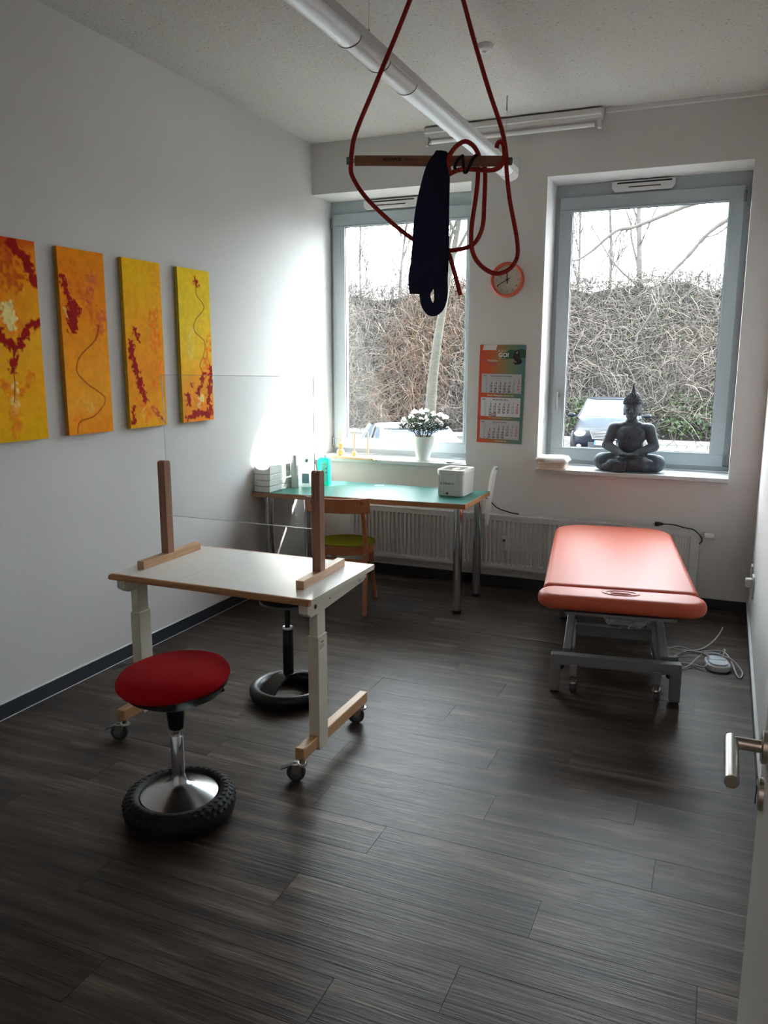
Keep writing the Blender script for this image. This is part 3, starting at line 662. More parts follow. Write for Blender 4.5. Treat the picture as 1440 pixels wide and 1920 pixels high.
# folded paper towel stacks
def paper_stack(name, label, x0, x1, y0, y1, z0, h, puff):
    t = thing(name, label, 'paper towels', (x0, y0, z0), -.03, 'stacks of white paper at the left desk end')
    wx, wy = x1-x0, y1-y0; nx, ny = 10, 10
    for k in range(2):
        za, zb = h*k/2+(.0025 if k else 0), h*(k+1)/2-(.0015 if not k else 0)
        mb = MB(); vs = []
        for j in range(ny+1):
            for i in range(nx+1):
                u, v = i/nx, j/ny
                up = puff*(abs(u-.5)*2)**4*(1 if k else .1)
                sag = -.006*math.sin(pi*u)*(k) - v*.012*k
                vs.append((u*wx, v*wy, zb+up+sag))
        nb = len(vs)
        for j in range(ny+1):
            for i in range(nx+1):
                u, v = i/nx, j/ny
                vs.append((u*wx, v*wy, za-(.0 if not k else (.006*math.sin(pi*u)*0)+v*.006)))
        G = lambda j, i: j*(nx+1)+i
        fs = [(G(j, i), G(j, i+1), G(j+1, i+1), G(j+1, i)) for j in range(ny) for i in range(nx)]
        fs += [(nb+G(j, i), nb+G(j+1, i), nb+G(j+1, i+1), nb+G(j, i+1)) for j in range(ny) for i in range(nx)]
        for i in range(nx): fs += [(G(0, i), nb+G(0, i), nb+G(0, i+1), G(0, i+1)), (G(ny, i), G(ny, i+1), nb+G(ny, i+1), nb+G(ny, i))]
        for j in range(ny): fs += [(G(j, 0), G(j+1, 0), nb+G(j+1, 0), nb+G(j, 0)), (G(j, nx), nb+G(j, nx), nb+G(j+1, nx), G(j+1, nx))]
        mb.add(vs, fs).build('folded_pack', paper, t, angle=50, bevel=.005)
    return t
paper_stack('paper_towel_stack', 'white folded paper stack lying directly on the desk end', .012, .142, -.945, -.56, DZ, .082, .004)
paper_stack('paper_towel_stack', 'shorter white paper stack with curled corners, lying on another stack', .012, .142, -.94, -.66, DZ+.083, .078, .030)
gb = thing('glove_box', 'tiny teal and white carton standing on the lower paper stack', 'box', (.085, -.60, DZ+.078), -.1)
MB().box(-.03, .03, -.02, .02, 0, .045).build('carton', mat('carton_teal', '#2c9d8d', .5), gb, bevel=.001)
MB().box(-.03, .0, -.0208, -.0198, .004, .022).build('label_panel', mat('label_white', '#dfe3e2', .6), gb, False)
kr_ = thing('paper_roll', 'slim white paper roll standing upright beside the paper stacks', 'paper roll', (.178, -.66, DZ))
MB().ring([(.010, 0), (.0265, 0), (.027, .004), (.027, .232), (.0265, .236), (.010, .236)], seg=32).build('paper_layers', paper, kr_)
MB().ring([(.0085, 0), (.0098, 0), (.0098, .236), (.0085, .236)], seg=20).build('cardboard_core', mat('cardboard', '#9a8468', .8), kr_)
def spray(loc, rz, label):
    t = thing('spray_bottle', label, 'spray bottle', loc, rz, 'spray bottles on the desk')
    wm = sheer('bottle_white', '#f4f6f5', .5)
    MB().lathe([(0, 0), (.036, 0), (.040, .006), (.040, .12), (.030, .15), (.016, .17), (.013, .185), (0, .185)], seg=28, R=Matrix.Diagonal((1, .72, 1))).build('bottle', wm, t)
    MB().box(-.026, .026, -.0305, -.0285, .03, .10).build('label_panel', mat('label_blue', '#9fc3d2', .5), t, False)
    MB().lathe([(0, .18), (.016, .18), (.016, .20), (.011, .205), (0, .205)], seg=20).build('collar', mat('cap_blue_grey', '#93a7b5', .4), t)
    h = MB(); h.prism([(-.022, .2), (-.012, .2), (.012, .205), (.05, .222), (.052, .234), (.04, .244), (-.01, .24), (-.028, .226)], -.011, .011, 'y'); ho = h.build('trigger_head', wm, t, bevel=.003)
    MB().tube(smoothpts([(.028, 0, .222), (.036, 0, .205), (.034, 0, .185), (.040, 0, .172)], 4), .0045, 8).build('trigger', wm, ho)
    return t
spray((.243, -.60, DZ), .2, 'white spray bottle directly right of the paper roll')
spray((.215, -.47, DZ), -.5, 'white spray bottle half hidden behind the paper roll')
tb = thing('teal_disinfectant_bottle', 'flat bright teal bottle with printed label behind the wooden post', 'bottle', (.325, -.47, DZ), -.12)
tm = sheer('teal_plastic', '#16cdb2', .5)
MB().prism([(-.055, .13), (-.048, .10), (-.038, .085), (-.038, .0), (.038, 0), (.041, .004), (.041, .195), (.036, .203), (-.03, .203), (-.05, .19), (-.057, .165)], -.02, .02, 'y').build('bottle', tm, tb, bevel=.005)
MB().lathe([(0, .2), (.012, .2), (.012, .222), (0, .222)], (.005, 0, 0), 16).build('cap', mat('cap_pale', '#b9d2cf', .4), tb)
MB().box(-.02, .036, -.0208, -.0198, .03, .17).build('label_panel', mat('label_teal', '#4fb8a6', .5), tb, False)
its = [('Desinfektion', -.015, .15, .008, 0, 'LEFT', .02)]+[('xxxxxxxx'.replace('x', 'i')+'mlni', -.015, .135-.011*k, .007, 0, 'LEFT', 0) for k in range(0)]
text_mesh(its, 'lettering', [mat('print_navy', '#164f63', .6)], tb, .0215)
mb = MB()
for k in range(6): mb.box(-.014, .012, -.0216, -.0206, .135-.012*k, .138-.012*k)
mb.build('text_lines', mat('print_navy', '#164f63', .6), tb, False)['kind'] = 'stuff'
for k in range(2): MB().lathe([(0, 0), (.006, 0), (.006, .001), (0, .001)], (.024, -.0205, .125-.028*k), 14, RX).build('pictogram', mat('print_navy', '#164f63', .6), tb, False)

# paraffin bath
pb = thing('paraffin_bath', 'white ribbed paraffin bath with an open well at the right desk end', 'wax bath', (1.335, -.475, DZ), -.03)
pb.scale = (.86, .76, .98)
def rr_poly(w2, d2, rl, rrr):
    p = []
    for (cx, cy, r, a0) in ((w2-rrr, -d2+rrr, rrr, -pi/2), (w2-rrr, d2-rrr, rrr, 0), (-w2+rl, d2-rl, rl, pi/2), (-w2+rl, -d2+rl, rl, pi)):
        for k in range(7): a = a0+k*pi/12; p.append((cx+r*math.cos(a), cy+r*math.sin(a)))
    return p
wb = mat('bath_white', '#dcdcd9', .3)
def loft(polys, zs, mb=None, capb=True, capt=True):
    mb = mb or MB(); n = len(polys[0]); vs = [(x, y, z) for p, z in zip(polys, zs) for x, y in p]
    fs = [(j*n+i, j*n+(i+1) % n, (j+1)*n+(i+1) % n, (j+1)*n+i) for j in range(len(polys)-1) for i in range(n)]
    if capb: fs.append(tuple(range(n-1, -1, -1)))
    if capt: fs.append(tuple((len(polys)-1)*n+i for i in range(n)))
    return mb.add(vs, fs)
A = rr_poly(.108, .155, .045, .03); B = rr_poly(.112, .16, .05, .034); Cc = rr_poly(.116, .165, .052, .036); Iw = rr_poly(.085, .125, .04, .02)
Iw = [(x-.008, y) for x, y in Iw]
loft([rr_poly(.1, .148, .04, .03), A, B, Cc, Cc, rr_poly(.112, .161, .05, .034), Iw, [(x*.95, y*.95) for x, y in Iw]], [0, .006, .155, .158, .178, .184, .182, .12], capt=True).build('body', wb, pb, angle=40)
loft([[(x*.96, y*.96) for x, y in Iw]]*2, [.118, .124]).build('wax', mat('wax', '#b9a98b', .4, sub=.2), pb)
MB().box(-.004, .03, -.11, .02, .170, .186).build('grip_bar', mat('wax_grip', '#d8d3bf', .4), pb, bevel=.004)
mb = MB()
for k in range(4): mb.box(.085-.0+.002, .112, -.1+k*.035, -.085+k*.035, .178, .1865)
for o_ in [0]: mb.build('top_rib', wb, pb, False, .002)['kind'] = 'stuff'
for x in (-.098, -.082, -.066, .062, .082):
    MB().box(x, x+.008, -.163+(.006 if x < -.09 else 0)+.0, -.14, .012, .15).build('side_rib', wb, pb, False, .002)
text_mesh([('THERABATH', -.012, .085, .017, 0, 'CENTER', .02), ('—————————', -.005, .067, .009, 0, 'CENTER', 0)], 'lettering', [ink], pb, .1605)
MB().prism([(-.072, .098), (-.064, .1), (-.066, .082), (-.071, .08)], -.1612, -.16, 'y').build('emblem', ink, pb, False)
MB().lathe([(0, 0), (.008, 0), (.008, .004), (0, .004)], (-.02, -.1555, .022), 18, RX).build('indicator_lamp', mat('lamp_red_brown', '#7a2a22', .3), pb)

# ================================================================== CHAIR at the desk
ch = thing('wooden_chair', 'light wooden chair with a round olive felt seat pad at the desk', 'chair', (.905, -1.033, 0), math.radians(12))
# local: origin at the rear right leg foot, +y forward (to the desk), x to the right
def leg(pts, r0, name='leg'):
    p = smoothpts(pts, 5); n = len(p)
    mb = MB(); vs = []; 
    for i, q in enumerate(p):
        wd, dp = r0[0]+(r0[1]-r0[0])*i/(n-1), .026
        vs += [(q.x-wd/2, q.y-dp/2, q.z), (q.x+wd/2, q.y-dp/2, q.z), (q.x+wd/2, q.y+dp/2, q.z), (q.x-wd/2, q.y+dp/2, q.z)]
    fs = [(i*4+k, i*4+(k+1) % 4, (i+1)*4+(k+1) % 4, (i+1)*4+k) for i in range(n-1) for k in range(4)]+[(3, 2, 1, 0), ((n-1)*4, (n-1)*4+1, (n-1)*4+2, (n-1)*4+3)]
    return mb.add(vs, fs).build(name, chair_wood, ch, bevel=.006, bseg=3)
SW = .335
for sx in (0, -SW):
    l = leg([(sx+(.004 if sx == 0 else -.004), -.045, 0), (sx, -.01, .22), (sx, .005, .42), (sx, -.03, .62), (sx+(.008 if sx else -.008), -.085, .775)], (.030, .030))
    mb = MB(); mb.ball((sx+.0, -.013, .405), .0075, 12, 8); mb.build('bolt_head', steel_m, l)
for sx in (-.03, -SW+.03):
    leg([(sx+(.02 if sx > -.1 else -.02), .385, 0), (sx, .35, .25), (sx, .335, .43)], (.022, .038))
# curved top rail
mb = MB(); vs = []; n = 16
for i in range(n+1):
    x = -SW-.045+(SW+.09)*i/n; u = (i/n-.5)*2; y = -.115+.048*u*u+.0
    for z in (.692, .786):
        dz = (.006*(u*u)) if z > .7 else 0
        vs += [(x, y+.005*(z > .7)*-1, z+dz), (x, y+.014-.005*(z > .7), z+dz)]
fs = []
for i in range(n): a = i*4; b_ = a+4; fs += [(a, b_, b_+2, a+2), (a+1, a+3, b_+3, b_+1), (a, a+1, b_+1, b_), (a+2, b_+2, b_+3, a+3)]
fs += [(0, 2, 3, 1), (n*4, n*4+1, n*4+3, n*4+2)]
mb.add(vs, fs).build('backrest', chair_wood, ch, angle=50, bevel=.004)
cx, cy = -SW/2, .165
seatp = [(cx+.2*math.cos(a)*(1.0), cy+.19*math.sin(a)) for a in [2*pi*k/40 for k in range(40)]]
MB().prism(seatp, .44, .452, 'z').build('seat', chair_wood, ch, angle=40, bevel=.003)
seat_r = [(cx+.19*math.cos(a), cy+.18*math.sin(a)) for a in [2*pi*k/40 for k in range(40)]]
MB().prism(seat_r, .392, .441, 'z').build('seat_frame', chair_wood, ch, angle=40)
mb = MB(); vs = []; nr = 8; ns = 48
for j in range(nr+1):
    for k in range(ns):
        a = 2*pi*k/ns; r = .198*j/nr; wv = .008*max(0, math.cos(a+1.65))**12*(j/nr)**6
        vs.append((cx+r*math.cos(a)*1.0, cy+r*.955*math.sin(a), .4565+wv))
top = len(vs); vs += [(x, y, z-.004) for x, y, z in vs]
fs = [(j*ns+k, j*ns+(k+1) % ns, (j+1)*ns+(k+1) % ns, (j+1)*ns+k) for j in range(nr) for k in range(ns)]
fs += [tuple(top+i for i in reversed(f)) for f in fs]
fs += [(nr*ns+k, nr*ns+(k+1) % ns, top+nr*ns+(k+1) % ns, top+nr*ns+k) for k in range(ns)]
MB().add(vs, fs).build('seat_pad', green_felt, ch, angle=60)
MB().tube(smoothpts([(-.0, -.0, .30), (-.025, .12, .345), (-.03, .24, .39)], 4), .009, 8).build('side_brace', chair_wood, ch)
MB().tube(smoothpts([(-SW, -.0, .30), (-SW+.025, .12, .345), (-SW+.03, .24, .39)], 4), .009, 8).build('side_brace', chair_wood, ch)
MB().bar((-SW, -.005, .36), (0, -.005, .36), .014, .02).build('rear_stretcher', chair_wood, ch, bevel=.003)

# ================================================================== THERAPY TABLE on castors
tt = thing('therapy_table', 'small grey-white therapy table with beech edges on four castors', 'table', (1.113, -2.77, 0))
TZ = .75; x0, x1, y0, y1 = -.485, .485, -.29, .30
gap = -.485+.97*.34
for a, b2 in ((x0, gap-.0018), (gap+.0018, x1)): MB().box(a, b2, y0, y1, TZ-.022, TZ).build('tabletop', table_m, tt, False, .0008)
for yy, s_ in ((y0, -1), (y1, 1)):
    q = [(yy, TZ-.024), (yy+s_*.016, TZ-.022), (yy+s_*.02, TZ-.012), (yy+s_*.014, TZ-.002), (yy, TZ+.0005), (yy-s_*.004, TZ+.0005), (yy-s_*.004, TZ-.024)]
    MB().prism(q, x0, x1, 'x').build('edge_strip', beech_edge, tt, angle=60)
MB().box(x0-.0022, x0, y0, y1, TZ-.022, TZ).build('side_edge', cream, tt, False); MB().box(x1, x1+.0022, y0, y1, TZ-.022, TZ).build('side_edge', cream, tt, False)
for sx in (-1, 1):
    cxx = sx*.445
    xa = cxx-.02; xb = cxx+.02
    MB().prism([(y0+.01, TZ-.023), (y1-.03, TZ-.023), (y1-.03, TZ-.05), (y1-.06, TZ-.062), (y0+.12, TZ-.085), (y0+.04, TZ-.085), (y0+.01, TZ-.065)], xa, xb, 'x').build('top_bracket', cream, tt, False, .002)
    xs_ = xb if sx > 0 else xa
    for (yy, r) in ((y0+.075, .009), (y0+.2, .003), (y1-.1, .006)):
        MB().cyl((xs_-.001*sx, yy, TZ-.05), (xs_+.0015*sx, yy, TZ-.05), r, seg=16).build('bolt_hole', black_m if r != .006 else steel_m, tt, False)
    yc = -.165 if sx > 0 else -.165
    MB().box(cxx-.019, cxx+.019, yc-.034, yc+.034, .5, TZ-.07).build('upper_column', cream, tt, False, .003)
    sl = MB().box(cxx-.024, cxx+.024, yc-.04, yc+.04, .085, .57 if sx > 0 else .555).build('lower_column', cream, tt, False, .004)
    if sx > 0: MB().box(cxx+.024, cxx+.0246, yc-.022, yc+.012, .515, .535).build('rating_plate', mat('plate_beige', '#b5a99b', .6), sl, False); MB().box(cxx+.0242, cxx+.0248, yc-.018, yc+.008, .54, .545).build('red_mark', mat('mark_red', '#a05048', .6), sl, False)
    bm_ = MB().box(cxx-.02, cxx+.02, y0-.04, y1-.02, .098, .148).build('foot_beam', beech, tt, False, .004)
def caster(x, y, ang, brake, parent=tt, r=.038, top=.098, nm='castor'):
    R = Matrix.Rotation(ang, 3, 'Z')
    m = MB(); m.cyl((x, y, top-.024), (x, y, top+.003), .013, seg=20); m.lathe([(0, 0), (.02, 0), (.022, .004), (.02, .009), (0, .009)], (x, y, top-.03), 20)
    co = m.build(nm, steel_m, parent)
    off_ = R @ Vector((.026, 0, 0)); c = Vector((x, y, r))+off_
    fk = MB()
    for s_ in (-1, 1):
        fk.prism([(-.026+.004, top-.022-r), (.012, top-.026-r), (.016, .012), (.008, -.006), (-.008, -.006), (-.022, .02)], s_*.0165-.0012, s_*.0165+.0012, 'y')
    fk.box(-.026, .014, -.0165, .0165, top-.028-r, top-.024-r)
    vs = [R @ Vector(q)+c for q in fk.v]; fk.v = [tuple(q) for q in vs]
    fk.build('fork', steel_m, co, False, .001)
    RR = R @ Matrix.Rotation(pi/2, 3, 'X')
    MB().lathe([(0, -.013), (r-.005, -.013), (r-.0005, -.009), (r, 0), (r-.0005, .009), (r-.005, .013), (0, .013)], c, 28, RR).build('wheel', rubber_g, co)
    MB().lathe([(0, -.0142), (r*.62, -.0142), (r*.62, .0142), (0, .0142)], c, 24, RR).build('hub_disc', mat('hub_grey', '#5a5e63', .4), co)
    if brake:
        p = MB(); p.prism([(.008, top-.03-r), (.05, top-.046-r), (.062, top-.05-r), (.062, top-.046-r), (.05, top-.04-r), (.008, top-.022-r)], -.013, .013, 'y')
        p.v = [tuple(R @ Vector(q)+c) for q in p.v]; p.build('brake_pedal', mat('pedal_grey', '#6d7177', .4, .3), co, False, .0015)
    return co
caster(.445, y0-.015, math.radians(200), True); caster(.445, y1-.04, math.radians(200), False)
caster(-.445, y0-.015, math.radians(205), True); caster(-.445, y1-.04, math.radians(-40), False)

# ================================================================== SNEEZE GUARD standing on the therapy table
sg_ = thing('sneeze_guard', 'clear acrylic screen held between two wooden T stands on the therapy table', 'screen', (0, 0, .75))
def tstand(xa, ya, xb, yb, px_, py_, h):
    MB().bar((xa, ya, .018), (xb, yb, .018), .036, .036).build('stand_base', base_wood, sg_, False, .0015)
    z0, z1 = .036, h
    mb = MB(); d_ = .019
    mb.prism([(py_-.021, z0), (py_+.021, z0), (py_+.021, z1-.006), (py_+.012, z1), (py_-.012, z1), (py_-.021, z1-.006)], px_-d_, px_-.002, 'x')
    mb.prism([(py_-.021, z0), (py_+.021, z0), (py_+.021, z1-.006), (py_+.012, z1), (py_-.012, z1), (py_-.021, z1-.006)], px_+.002, px_+d_, 'x')
    mb.box(px_-.0022, px_+.0022, py_-.0205, py_-.003, z0, z1-.006); mb.box(px_-.0022, px_+.0022, py_+.003, py_+.0205, z0, z1-.006)
    mb.build('post', post_wood, sg_, False)
tstand(.70, -2.955, .695, -2.535, .70, -2.765, .458)
tstand(1.489, -2.95, 1.475, -2.545, 1.484, -2.775, .458)
MB().box(.716, 1.468, -2.772, -2.768, .21, .838).build('clear_panel', acrylic_m, sg_, False)
em = mat('acrylic_edge', '#c9d2d2', .2)
for a in ((.716, 1.468, .2095, .2115), (.716, 1.468, .8365, .838), (.716, .7175, .45, .838), (1.4665, 1.468, .45, .838)):
    MB().box(a[0], a[1], -2.7722, -2.7678, a[2], a[3]).build('panel_edge', em, sg_, False)

# ================================================================== STOOLS
st = thing('balance_stool', 'red round balance stool with a chrome dome base and black tyre', 'stool', (1.262, -3.47, 0))
tyre = [(.138, .052), (.146, .030), (.165, .010), (.182, .006), (.197, .022), (.203, .048), (.200, .076), (.186, .094), (.168, .102), (.150, .098), (.142, .085)]
MB().ring(tyre, seg=64).build('tyre', blackm_m, st, angle=60)
mb = MB()
for (rr, zz, k, tilt) in ((.199, .076, 44, .9), (.187, .093, 44, .5), (.169, .1015, 40, 0)):
    for i in range(k):
        a = 2*pi*(i+.5*(zz > .08))/k
        R = Matrix.Rotation(a, 3, 'Z') @ Matrix.Rotation(tilt, 3, 'Y')
        mb.lathe([(.0085, -.002), (.0085, .0012), (.0065, .002), (0, .002)], (rr*math.cos(a), rr*math.sin(a), zz), 9, R)
mb.build('tread_knob', blackm_m, st)['kind'] = 'stuff'
MB().lathe([(0, .03), (.14, .03), (.1415, .086), (.139, .091), (.10, .108), (.06, .122), (.036, .134), (.027, .147), (.0235, .17), (0, .17)], seg=64).build('dome_base', mat('polished_metal', '#c4c5c7', .22, 1), st, angle=30)
MB().lathe([(0, .12), (.0235, .12), (.0235, .315), (.021, .32), (0, .32)], seg=32).build('lower_tube', chrome_m, st)
MB().lathe([(0, .3), (.013, .3), (.013, .37), (0, .37)], seg=24).build('piston', chrome_m, st)
tl = Matrix.Rotation(math.radians(-4.5), 3, Vector((.45, .9, 0)))
MB().lathe([(0, .345), (.026, .345), (.028, .35), (.034, .43), (.05, .436), (.11, .455), (.165, .485), (.192, .523), (0, .523)], seg=48).build('seat_shell', black_m, st, angle=40).rotation_euler = (0, 0, 0)
so = MB().lathe([(0, -.012), (.17, -.012), (.19, -.002), (.200, .014), (.199, .026), (.188, .042), (.155, .056), (.10, .065), (.05, .068), (0, .069)], seg=64).build('seat_cushion', red_fab, st, angle=60)
so.location = (0, 0, .522); so.rotation_euler = (math.radians(3.0), math.radians(-2.5), 0)
MB().tube(smoothpts([(.02, .02, .455), (.08, .08, .452), (.12, .13, .462)], 4), .008, 8).build('height_lever', black_m, st)

s2 = thing('standing_stool', 'black stool with an open ring base under the therapy table', 'stool', (1.10, -2.385, 0), math.radians(72))
MB().ring([(.135, .022), (.145, .006), (.17, 0), (.182, .004), (.195, .03), (.196, .05), (.188, .066), (.172, .072), (.152, .064), (.138, .045)], seg=64).build('ring_base', mat('dark_plastic', '#1b1e22', .35), s2, angle=60)
mb = MB(); vs = []; nn = 20
for i in range(nn+1):
    u = -1+2*i/nn; x = u*.158; z = .052+.075*(1-u*u); hw = .036+.02*abs(u)**2
    vs += [(x, -hw, z-.012), (x, hw, z-.012), (x, hw, z), (x, -hw, z)]
fs = [(i*4+k, i*4+(k+1) % 4, (i+1)*4+(k+1) % 4, (i+1)*4+k) for i in range(nn) for k in range(4)]
MB().add(vs, fs).build('arched_bridge', mat('dark_plastic', '#1b1e22', .35), s2, angle=50)
MB().lathe([(0, .1), (.027, .1), (.026, .35), (.024, .358), (0, .358)], seg=28).build('outer_tube', mat('tube_black', '#0b0c0e', .3), s2)
MB().ring([(.0145, .352), (.026, .352), (.027, .36), (.024, .366), (.0145, .364)], seg=28).build('tube_collar', chrome_m, s2)
MB().lathe([(0, .34), (.014, .34), (.014, .48), (0, .48)], seg=20).build('piston', mat('tube_black', '#0b0c0e', .3), s2)
MB().lathe([(0, .475), (.04, .475), (.105, .483), (.128, .493), (.132, .50), (0, .50)], seg=48).build('seat_shell', mat('dark_plastic', '#1b1e22', .35), s2, angle=40)
MB().ring([(.126, .49), (.134, .49), (.136, .496), (.133, .502), (.126, .50)], seg=48).build('rim', mat('rim_silver', '#8d8f90', .3, .7), s2)
MB().lathe([(0, .502), (.131, .502), (.136, .515), (.125, .535), (.08, .545), (0, .547)], seg=48).build('seat_cushion', mat('black_fabric', '#1c1d20', .9), s2, angle=50)

# ================================================================== TREATMENT COUCH
co_ = thing('treatment_couch', 'orange vinyl treatment couch on a grey steel lifting frame', 'treatment table', (2.62, -1.93, 0), math.radians(8.8))
CZ_ = .58
# local: y runs from the near end (negative) to the window; x across
def pad_mesh(outline, z0, z1, r, name, hole=None, steps=5):
    """rounded upholstered pad: outline lofted with a soft upper and lower edge"""
    cx = sum(p[0] for p in outline)/len(outline); cy = sum(p[1] for p in outline)/len(outline)
    n = len(outline)
    def inset(d):
        out = []
        for i in range(n):
            a = Vector(outline[i-1]); b_ = Vector(outline[i]); c = Vector(outline[(i+1) % n])
            t = (c-a).normalized(); nrm = Vector((-t.y, t.x)); out.append((b_.x+nrm.x*d, b_.y+nrm.y*d))
        return out
    polys = []; zs = []
    for k in range(steps+1):
        a = pi/2*k/steps; polys.append(inset(r*(1-math.sin(a)))); zs.append(z0+r*(1-math.cos(a)))
    for k in range(steps+1):
        a = pi/2*k/steps; polys.append(inset(r*(1-math.cos(a)))); zs.append(z1-r+r*math.sin(a))
    return loft(polys, zs).build(name, vinyl, co_, angle=80)
def rpoly(x0, x1, y0, y1, rads, k=8):
    """rads for corners: (x0,y0) (x1,y0) (x1,y1) (x0,y1), ccw"""
    p = []
    for (cx, cy, r, a0) in ((x0+rads[0], y0+rads[0], rads[0], pi), (x1-rads[1], y0+rads[1], rads[1], 1.5*pi), (x1-rads[2], y1-rads[2], rads[2], 0), (x0+rads[3], y1-rads[3], rads[3], pi/2)):
        for i in range(k+1): a = a0+i*pi/2/k; p.append((cx+r*math.cos(a), cy+r*math.sin(a)))
    return p
pad_mesh(rpoly(-.362, .362, .125, 1.66, (.03, .03, .19, .19)), CZ_-.075, CZ_, .03, 'main_cushion')
# head section with the nose slot, ends fully rounded
hp_ = rpoly(-.38, .38, -.075, .118, (.093, .093, .09, .09), 10)
hd = pad_mesh(hp_, CZ_-.075, CZ_, .033, 'head_cushion')
# the slot is a dished recess closed by a small plug pad
cut = MB().lathe([(0, -.05), (.05, -.05), (.052, .02), (0, .02)], (0, 0, 0), 40, Matrix.Diagonal((1.5, .62, 1)))
plug = MB().lathe([(0, -.03), (.046, -.03), (.05, -.008), (.04, .010), (.02, .016), (0, .017)], (0, .035, CZ_-.01), 40, Matrix.Diagonal((1.25, .55, 1)))
plug.build('nose_plug', vinyl, co_, angle=70)
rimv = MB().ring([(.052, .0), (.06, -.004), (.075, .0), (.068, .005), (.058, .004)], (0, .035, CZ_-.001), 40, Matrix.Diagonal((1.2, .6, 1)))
rimv.build('slot_rim', mat('vinyl_seam', '#a84a34', .5), co_, angle=70)  # rim vinyl slightly darker than the cushions
MB().box(-.30, .30, .16, 1.55, CZ_-.10, CZ_-.076).build('top_frame', grey_metal, co_, False, .002)
MB().box(-.25, .25, -.04, .17, CZ_-.10, CZ_-.086).build('head_frame', grey_metal, co_, False, .002)
# base frame: near and far cross feet, long rails, lifting arms
def crossfoot(y, w, name='cross_foot'):
    t_ = .05
    o = MB().prism([(-w, .012), (-w, .20), (-w+.006, .205), (w-.006, .205), (w, .20), (w, .012), (w-t_, .012), (w-t_, .15), (-w+t_, .15), (-w+t_, .012)], y-.025, y+.025, 'y').build(name, grey_metal, co_, False, .003)
    for s_ in (-1, 1): MB().box(s_*(w-.025)-.02, s_*(w-.025)+.02, y-.02, y+.02, 0, .013).build('rubber_foot', blackm_m, o, False, .002)
    return o
YN, YFf = .185, 1.40
crossfoot(YN, .312); crossfoot(YFf, .30)
for s_ in (-1, 1):
    MB().bar((s_*.215, YN, .175), (s_*.215, YFf, .175), .04, .05).build('long_rail', grey_metal, co_, False, .003)
    MB().bar((s_*.235, YN+.06, .20), (s_*.205, YN+.62, CZ_-.11), .04, .03).build('lift_arm', mat('arm_grey', '#84878a', .35, .3), co_, False, .003)
    MB().bar((s_*.205, YN+.58, .22), (s_*.205, YN+.12, CZ_-.11), .035, .035, (0, 1, 0)).build('lift_arm', grey_metal, co_, False, .003)
    MB().bar((s_*.205, YN+1.15, .20), (s_*.205, YN+1.35, CZ_-.11), .035, .035, (0, 1, 0)).build('lift_arm', grey_metal, co_, False, .003)
MB().bar((-.2, YN+.42, .2), (.2, YN+.42, .2), .05, .06).build('cross_tube', grey_metal, co_, False, .003)
MB().bar((-.2, YN+.3, .42), (.2, YN+.3, .42), .05, .05).build('cross_tube', grey_metal, co_, False, .003)
mb = MB(); mb.cyl((.07, YN+.35, .40), (.05, YN+.75, .26), .026, seg=20); mb.box(.035, .11, YN+.18, YN+.36, .36, .44); mb.build('lift_motor', black_m, co_, bevel=.003)
MB().cyl((.06, YN+.17, .385), (.06, YN+.2, .385), .018, seg=20).build('motor_cap', chrome_m, co_)
for s_ in (-1, 1):
    MB().box(s_*.2-.018, s_*.2+.018, YN-.035, YN-.0, .10, .16).build('castor_bracket', mat('arm_grey', '#84878a', .35, .3), co_, False, .002)
    caster(s_*.2, YN-.02, math.radians(75), False, co_, .028, .09)
    MB().lathe([(0, 0), (.018, 0), (.018, .02), (0, .02)], (s_*.262, YN+.04, .13), 16, RX).build('foot_adjuster', black_m, co_)
mb = MB()
bagm = mat('crumpled_film', '#c9cdd2', .25, alpha=.38)
rngb = random.Random(3)
g = 14; vs = []
for j in range(g):
    for i in range(g*2):
        a = 2*pi*i/(g*2); t_ = pi*(j+.5)/g; r = 1+.35*(rngb.random()-.5)
        vs.append((.115*r*math.sin(t_)*math.cos(a), .055*r*math.sin(t_)*math.sin(a), .055*r*math.cos(t_)))
fs = [(j*g*2+i, j*g*2+(i+1) % (g*2), (j+1)*g*2+(i+1) % (g*2), (j+1)*g*2+i) for j in range(g-1) for i in range(g*2)]
MB().add(vs, fs).build('crumpled_plastic_bag', bagm, None, angle=10, loc=(2.62, -1.62, .38))
tag(bpy.data.objects['crumpled_plastic_bag'], 'crumpled clear plastic bag hanging under the orange couch', 'plastic bag')

